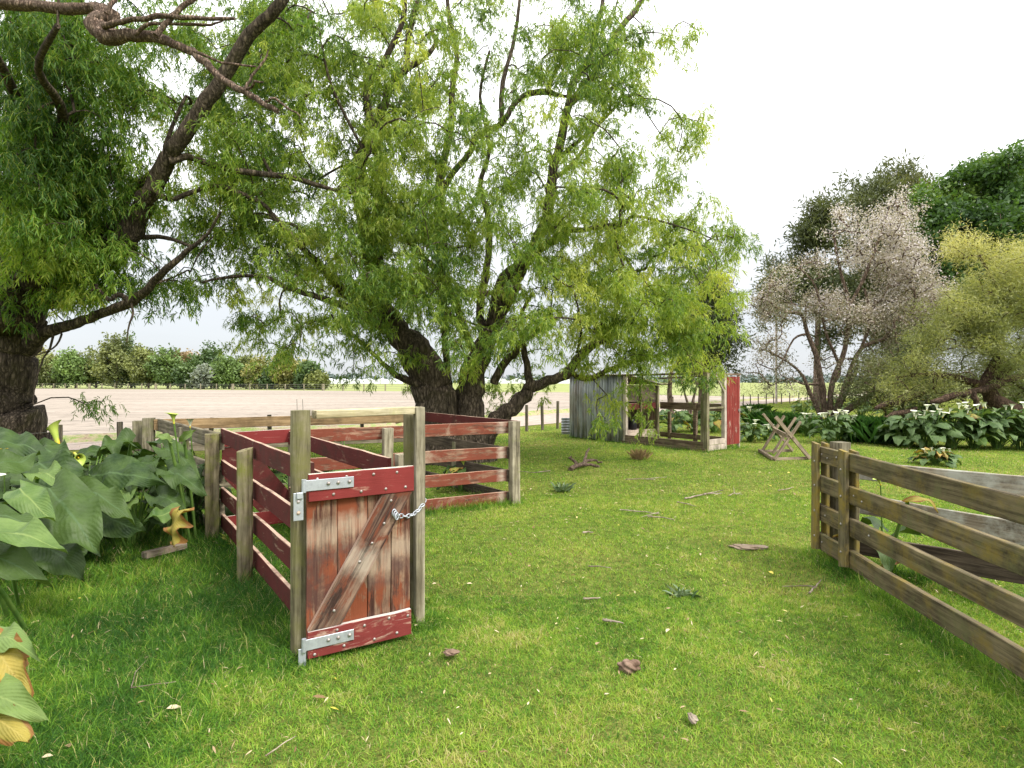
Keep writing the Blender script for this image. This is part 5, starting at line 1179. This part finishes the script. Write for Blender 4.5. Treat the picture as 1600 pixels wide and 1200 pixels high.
# behind the run and beside the red door
GR = 'arum lilies in the long border on the right'
def gl_(px, py): q = gr(px, py); return q[0], q[1]
for px, py, r, h, n, L, nf, lab in (
 (1052, 676, .45, .75, 40, .30, 2, 'lily behind the run nearest the slender tree'), (1084, 675, .45, .72, 40, .30, 2, 'lily seen through the middle of the coop run'), (1116, 676, .45, .72, 36, .30, 1, 'lily behind the run beside its corner post'), (1145, 672, .4, .75, 26, .30, 2, 'lily half hidden behind the red coop door')):
    x, y = gl_(px, py); lily(lab, x, y, r, h, n, L, nf, 'arum lilies behind the coop run', yellow=.06)
for px, py, r, h, n, L, nf, lab in (
 (1172, 690, .34, .50, 44, .22, 2, 'low leafy lily clump just right of the red coop door'), (1196, 688, .26, .42, 34, .20, 1, 'smallest lily clump between the coop and the sawhorse'), (1170, 664, .42, .62, 30, .25, 3, 'flowering lily behind the clumps at the coop door'),
 (1262, 682, .34, .70, 30, .26, 3, 'flowering lily just behind the right side of the sawhorse'), (1298, 693, .42, .76, 50, .27, 6, 'bright leafy lily with many white blooms right of the sawhorse'), (1325, 690, .36, .70, 40, .27, 4, 'flowering lily between the bright leafy one and the grassy clump'),
 (1256, 652, .5, .75, 30, .28, 5, 'flowering lily at the back under the lowest silvery twigs'), (1300, 655, .5, .85, 34, .28, 7, 'flowering lily at the base of the silvery tree stems'), (1345, 652, .5, .85, 34, .28, 6, 'flowering lily at the back right of the silvery stems'), (1392, 655, .5, .95, 34, .28, 7, 'flowering lily at the back beside the fallen log end'),
 (1418, 698, .5, .80, 52, .34, 3, 'dark large leaved lily at the left end of the long dark mass'), (1450, 700, .5, .92, 56, .36, 3, 'dark large leaved lily below the fallen log'), (1486, 700, .5, .95, 56, .36, 3, 'dark large leaved lily with drooping grey leaves in the mass centre'), (1522, 701, .5, .95, 56, .36, 2, 'dark large leaved lily below the log stub'),
 (1558, 701, .5, .95, 52, .36, 1, 'dark large leaved lily behind the small sprout'), (1595, 702, .5, 1.0, 52, .36, 2, 'dark large leaved lily at the right picture edge'), (1640, 703, .5, 1.0, 40, .36, 0, 'outermost dark lily beyond the picture edge'),
 (1440, 672, .5, 1.0, 30, .32, 4, 'rear lily peeping over the dark mass beside the log'), (1560, 668, .5, 1.15, 34, .32, 3, 'rear lily with white blooms under the wattle boughs'), (1600, 670, .5, 1.15, 30, .32, 2, 'rearmost lily under the wattle at the picture edge')):
    x, y = gl_(px, py); lily(lab, x, y, r, h, n, L, int(nf*1.6+.5), GR, yellow=.02)
x, y = gl_(1462, 726); p = lily('small isolated lily clump with four white blooms on the open lawn', x, y, .30, .30, 60, .18, 5, None, yellow=.16, fsize=.10)
x, y = gl_(1578, 700); lily('thin single lily sprout on the lawn before the dark mass', x, y-.5, .08, .42, 5, .16, 1, None, fmat='spathe_green', fsize=.1)
# iris like clumps
def iris(label, px, py, Rr, H, n):
    x, y = gl_(px, py); P = np.stack([x+rng.normal(size=n)*Rr*.5, y+rng.normal(size=n)*Rr*.4, np.zeros(n)], 1); D = rng.normal(size=(n, 3))*.32; D[:, 2] = 1; D = unit(D)
    V, Q = leaf_quads(P, D, rvec(n), H*rng.uniform(.7, 1.25, n), np.full(n, .022), -.02); V = V.reshape(-1, 6, 3); V[:, 3] += (V[:, 3]-V[:, 0])*np.array([.5, .5, -.12]); V = V.reshape(-1, 3)
    o = link('iris_clump', npmesh('iris_clump', V, Q, MAT['iris_leaf'], np.repeat(rng.random(n), 6))); tag(o, label, 'iris', 'strappy iris clumps in the border')
iris('strappy dark green clump left of the sawhorse top', 1205, 672, .5, .62, 700); iris('strappy dark green clump right behind the sawhorse', 1236, 676, .55, .62, 900); iris('large grassy clump between the bright lily and the log', 1366, 690, .75, .68, 1600); iris('small round dark tuft beside the track fence', 1184, 652, .4, .62, 500)
# fallen logs
def log(label, pts, n=14, sub=None):
    mb = MB(); P = [Vector(at(a, b, d)) for a, b, d, r in pts]; Q_ = [P[0]]+[P[i].lerp(P[i+1], t)+Vector((random.gauss(0, .02), 0, random.gauss(0, .025))) for i in range(len(P)-1) for t in (.33, .66, 1)]; mb.tube(Q_, [pts[0][3]*pts[0][2]/F*.28]+[pts[0][3]*pts[0][2]/F*random.uniform(.5, .66) for _ in Q_[1:]], n, jit=.22); o = mb.build('fallen_log', MAT['log_bark']); tag(o, label, 'log', 'fallen logs among the lilies')
log('broken short reddish log end lying left of the dark lilies', [(1368, 638, 16.2, 8), (1385, 632, 16.5, 9), (1410, 625, 17, 9), (1440, 615, 17.6, 8)])
log('lower log lying under the broken reddish one', [(1378, 652, 15.8, 6), (1400, 646, 16, 7), (1430, 640, 16.4, 7)])
log('long leaning log resting over the dark lilies', [(1455, 628, 15.6, 9), (1480, 620, 15.7, 10), (1515, 613, 15.8, 10), (1545, 604, 16, 11), (1580, 592, 16.2, 10), (1640, 585, 16.5, 10)])
log('upright broken stub under the long leaning log', [(1523, 612, 15.5, 7), (1527, 630, 15.5, 6), (1531, 650, 15.5, 5)], 9)

# ------------------------------------------------------------------ sticks, dung, tufts
def stick(label, pts, r, mat='dead_wood', z=.03, name='fallen_stick', group='sticks on the lawn'):
    r *= .68 if name == 'fallen_stick' else .8
    mb = MB()
    for k, pl_ in enumerate(pts):
        P = []
        for i in range(len(pl_)):
            h = pl_[i][2] if len(pl_[i]) > 2 else z; g_ = gr(pl_[i][0], pl_[i][1]); P.append(Vector((g_[0], g_[1], 0)) if h <= z else Vector((g_[0], g_[1], 0))); P[-1].z = h
        Q_ = []
        for i in range(len(P)-1):
            for j in range(3): Q_.append(P[i].lerp(P[i+1], j/3)+Vector((random.gauss(0, r*.4), random.gauss(0, r*.4), random.gauss(0, r*.2))))
        Q_.append(P[-1]); n = len(Q_); rr = [r*(1-.55*i/(n-1))*(.8 if k else 1) for i in range(n)]; mb.tube(Q_, rr, 7, jit=.12)
    tag(mb.build(name, MAT[mat]), label, 'stick', group)
stick('thick forked dead branch with upright snags on the lawn before the coop', [[(890, 736), (905, 733, .07), (918, 730, .06), (936, 731)], [(905, 733, .07), (925, 725, .08), (941, 726, .05)], [(912, 731, .06), (915, 726, .16), (921, 722, .27)], [(900, 734, .06), (896, 731, .14), (893, 730, .2)]], .06, 'dead_bark', name='fallen_branch')
stick('longest pale stick lying right of the lawn centre', [[(1070, 782), (1090, 778), (1110, 773), (1130, 769)], [(1100, 775), (1128, 774)]], .018)
stick('thin pale stick below the forked branch', [[(978, 752), (1000, 751), (1024, 752)], [(1010, 751), (1042, 748)]], .013)
stick('pale twig pair left of the lawn centre', [[(968, 800), (1000, 803), (1032, 807)], [(1030, 804), (1002, 812)]], .012)
stick('short white stick ending near the lawn centre', [[(1012, 811), (1030, 812), (1053, 816)]], .015)
stick('curly branching twig right of the longest pale stick', [[(1138, 778), (1148, 776, .05), (1160, 776)], [(1148, 776, .04), (1146, 768, .07)], [(1150, 776), (1158, 772)]], .010)
stick('forked twig at the right of the lawn near the pen end', [[(1215, 769), (1228, 768), (1240, 764)]], .012)
stick('short dark stick below the longest pale one', [[(1058, 788), (1075, 791), (1088, 795)]], .012)
stick('crooked pale twig near the pen end', [[(1264, 932), (1274, 925, .04), (1283, 912)], [(1274, 925, .04), (1262, 921), (1222, 922)]], .011)
stick('chunky short stick in the middle foreground', [[(943, 976), (958, 978), (974, 981)], [(946, 974), (955, 979)]], .013)
stick('short knobbly stick above the chunky one', [[(911, 942), (925, 941), (938, 940)]], .012)
stick('short pale stick left of the lawn centre', [[(911, 836), (920, 835), (927, 836)]], .016)
stick('flat pale stick by the thistle', [[(920, 890), (935, 890), (955, 893)]], .010)
stick('curved stem lying on the nearest grass at the left', [[(205, 1090), (230, 1086), (275, 1080)], [(205, 1090), (212, 1068, .06), (229, 1040, .03)]], .005, z=.05)
stick('long thin stem at the bottom edge of the lawn', [[(415, 1200), (440, 1182), (462, 1168)]], .005, z=.05)
stick('thin stick at the far left of the lawn before the yard', [[(700, 740), (730, 744), (760, 742)], [(730, 744), (742, 748)]], .012)
stick('pale stick right beside the end post of the yard', [[(860, 738), (835, 741), (812, 739)]], .014)
# weathered wood offcut at the lily bed
board('timber_offcut', Vector((gr(225, 878)[0], gr(225, 878)[1], .06)), Vector((gr(288, 862)[0], gr(288, 862)[1], .06)), .05, .09, MAT['dead_wood'], None); o = COL.objects[-1]; tag(o, 'pale weathered timber offcut lying in the grass by the lily bed', 'offcut')
def lump(label, px, py, sx, sy, sz, mat, name, cat, z=0):
    import bmesh
    bm = bmesh.new(); bmesh.ops.create_icosphere(bm, subdivisions=4, radius=1)
    k = random.random()*9
    for v in bm.verts:
        c = v.co; f = 1+.22*math.sin(c.x*3.1+k)*math.cos(c.y*4+k)+.12*math.sin(c.z*7+c.x*6+k)+.05*math.sin(c.y*17+c.x*13)+random.uniform(-.03, .03); v.co = Vector((c.x*sx*f, c.y*sy*f, c.z*sz*f))
    me = bpy.data.meshes.new(name); bm.to_mesh(me); bm.free(); me.materials.append(MAT[mat]); me.polygons.foreach_set('use_smooth', [True]*len(me.polygons)); o = link(name, me); o.location = (*gr(px, py)[:2], z); tag(o, label, cat); return o
lump('dark curled clod of dung in the near grass', 983, 1050, .055, .04, .035, 'dung', 'dung_clod', 'dung', .03)
lump('pale grey lump of bark near the bottom of the lawn', 1083, 1134, .020, .034, .013, 'rock', 'bark_lump', 'bark', .035)
lump('flat bare stony patch of soil on the lawn near the pen', 1172, 857, .17, .08, .016, 'bare_soil', 'soil_patch', 'soil patch', .014)
lump('thin brown piece of bark left of the dung clod', 705, 1030, .04, .03, .012, 'dung', 'bark_piece', 'bark', .04)
# straw tuft and thistles
def tuft(name, label, px, py, n, H, Rr, mat, w, cat, spread=.5, grp=None):
    x, y = gl_(px, py); P = np.stack([x+rng.normal(size=n)*Rr, y+rng.normal(size=n)*Rr, np.zeros(n)], 1); D = rng.normal(size=(n, 3))*spread; D[:, 2] = np.abs(D[:, 2])*.3+1; D = unit(D)
    V, Q = leaf_quads(P, D, rvec(n), H*rng.uniform(.5, 1.2, n), np.full(n, w), .25); o = link(name, npmesh(name, V, Q, MAT[mat], np.repeat(rng.random(n), 6))); tag(o, label, cat, grp)
tuft('straw_tuft', 'brown dead grass tuft on the lawn before the coop', 998, 718, 260, .30, .06, 'straw', .012, 'grass tuft', .35)
tuft('thistle', 'flat grey green thistle rosette in the open lawn', 1063, 930, 44, .12, .03, 'thistle_leaf', .015, 'thistle', 1.8)
tuft('thistle', 'small upright thistle left of the sticks near the forked branch', 878, 768, 50, .22, .05, 'thistle_leaf', .03, 'thistle', .8)
tuft('weed', 'dark green weed tuft at the foot of the grey corner post', 372, 852, 90, .22, .05, 'grass_blade', .010, 'weed', .6)

# ------------------------------------------------------------------ grass
GV = np.random.default_rng(99).random((256, 256))
def vn(X, Y, s):
    x, y = X*s+131.7, Y*s+57.3; i, j = np.floor(x).astype(int), np.floor(y).astype(int); u, v = x-i, y-j; u, v = u*u*(3-2*u), v*v*(3-2*v); g = lambda a, b: GV[a % 256, b % 256]
    return ((g(i, j)*(1-u)+g(i+1, j)*u)*(1-v)+(g(i, j+1)*(1-u)+g(i+1, j+1)*u)*v)*2-1
def inlawn(x, y): return y < fly(x)+1.2
def blades(n, y0, y1, hgt, wid, seg2, marg=1.12):
    # area-uniform sampling over the wedge in view
    u = rng.random(n); Y = np.sqrt(y0*y0+u*(y1*y1-y0*y0)); X = (rng.random(n)*2-1)*(800/F*Y*marg+1.2)
    k = inlawn(X, Y); X, Y = X[k], Y[k]; P = np.stack([X, Y, np.zeros(len(X))], 1); n = len(X)
    c4 = vn(X, Y, .45); c1 = vn(X+9, Y, 1.6); c2 = vn(X, Y+40, 4.5)*.6+vn(X, Y, 9)*.5; c3 = vn(X+77, Y, 22)
    # rank grass left of the race, along boards and under the rails
    lush = np.clip((-1.15-.02*Y-(X+.72*(Y-3.3)*0))/.5, 0, 1)*np.clip((9-Y)/3, 0, 1)
    def near(a, b, w_): 
        a = np.array(a[:2]); b = np.array(b[:2]); ab = b-a; t = np.clip(((X-a[0])*ab[0]+(Y-a[1])*ab[1])/(ab@ab), 0, 1); dd = np.hypot(X-a[0]-ab[0]*t, Y-a[1]-ab[1]*t); return np.clip(1-dd/w_, 0, 1)
    edge = np.maximum.reduce([near(A, C_, .30), near(A, A+Vector((.01, 0, 0)), .22), near(B_, B_+Vector((.01, 0, 0)), .2), near(A, G1, .16), near(G1, G1+Vector((.01, 0, 0)), .20), near(E_, E_+Vector((.01, 0, 0)), .22), near(Kx, E_, .22), near(E_, H_, .25), near(N0, N2, .28), near(Q0, Q2, .25), near(cp(4.4, 0), cp(0, 0), .35), near(cp(0, 0), cp(0, 1.4), .3)])
    bed_ = np.clip(1-np.abs(Y-17)/2.2, 0, 1)*(X > 6.5)
    H = hgt*(.75+.35*c1*.4+.35*c2*.5+.25*c3*.4+1.35*lush+2.6*edge**1.5+1.2*bed_)*rng.uniform(.45, 1.3, n); H = np.clip(H, .012, .17)
    thin = rng.random(n) < np.clip(.80+.25*c2+.2*c3+lush+edge, .25, 1); P, H = P[thin], H[thin]; c1, c2, c3, c4, lush, edge = [q[thin] for q in (c1, c2, c3, c4, lush, edge)]; n = len(H)
    tint = .49+.15*c4+.15*c1+.19*c2+.18*c3-.24*lush-.16*edge+rng.normal(size=n)*.19
    dead = rng.random(n) < .045+.40*np.clip(c2+.4*c3+.3*c1-.35, 0, 1)*(1-lush); tint = np.where(dead, rng.uniform(.9, 1.0, n), np.clip(tint, 0, .9))
    az = rng.uniform(0, 6.28, n); lean = rng.uniform(.2, 1.9, n)*(1+.3*lush); D = unit(np.stack([np.cos(az)*lean, np.sin(az)*lean, np.ones(n)], 1)); S_ = np.stack([-np.sin(az+rng.normal(size=n)), np.cos(az+rng.normal(size=n)), np.zeros(n)], 1)
    W = wid*rng.uniform(.6, 1.3, n)[:, None]; H_2 = H[:, None]; out = np.stack([np.cos(az), np.sin(az), -np.ones(n)*.7], 1)*H_2*(.22*lean)[:, None]
    if seg2:
        m = P+D*H_2*.55; t = P+D*H_2+out; V = np.stack([P-S_*W/2, P+S_*W/2, m+S_*W*.36, t+S_*W*.06, t-S_*W*.06, m-S_*W*.36], 1); i = np.arange(n)[:, None]*6
        return V.reshape(-1, 3), np.concatenate([i+np.array([[0, 1, 2, 5]]), i+np.array([[5, 2, 3, 4]])]), np.repeat(tint, 6)
    t = P+D*H_2+out*.6; V = np.stack([P-S_*W/2, P+S_*W/2, t+S_*W*.12, t-S_*W*.12], 1); return V.reshape(-1, 3), np.arange(n)[:, None]*4+np.array([[0, 1, 2, 3]]), np.repeat(tint, 4)
Vs, Qs, Ts, off = [], [], [], 0
for (n, y0, y1, h, w_, s2) in ((500000, 1.6, 4.2, .038, .0034, True), (430000, 4.2, 8.0, .040, .0050, False), (300000, 8.0, 14, .046, .0075, False), (170000, 14, 24, .06, .013, False), (50000, 24, 40, .08, .03, False)):
    V, Q, T = blades(n, y0, y1, h, w_, s2); Vs.append(V); Qs.append(Q+off); Ts.append(T); off += len(V)
tag(link('grass', npmesh('grass', np.concatenate(Vs), np.concatenate(Qs), MAT['grass_blade'], np.concatenate(Ts))), kind='stuff')
# fallen willow leaves and straw bits
n = 4200; u = rng.random(n); Y = np.sqrt(2.0**2+u*(15**2-4)); X = (rng.random(n)*2-1)*(.93*Y+.2); P = np.stack([X, Y, rng.uniform(.02, .05, n)], 1); D = rng.normal(size=(n, 3)); D[:, 2] *= .15; D = unit(D); Nn = rng.normal(size=(n, 3))*.3; Nn[:, 2] += 1
big = rng.random(n) < .05
V, Q = leaf_quads(P, D, unit(Nn), np.where(big, .055, .04)*rng.uniform(.5, 1.3, n), np.where(big, .026, .008)*rng.uniform(.7, 1.2, n), .05)
tag(link('fallen_leaves', npmesh('fallen_leaves', V, Q, MAT['dead_leaf'], np.repeat(rng.random(n), 6))), kind='stuff')
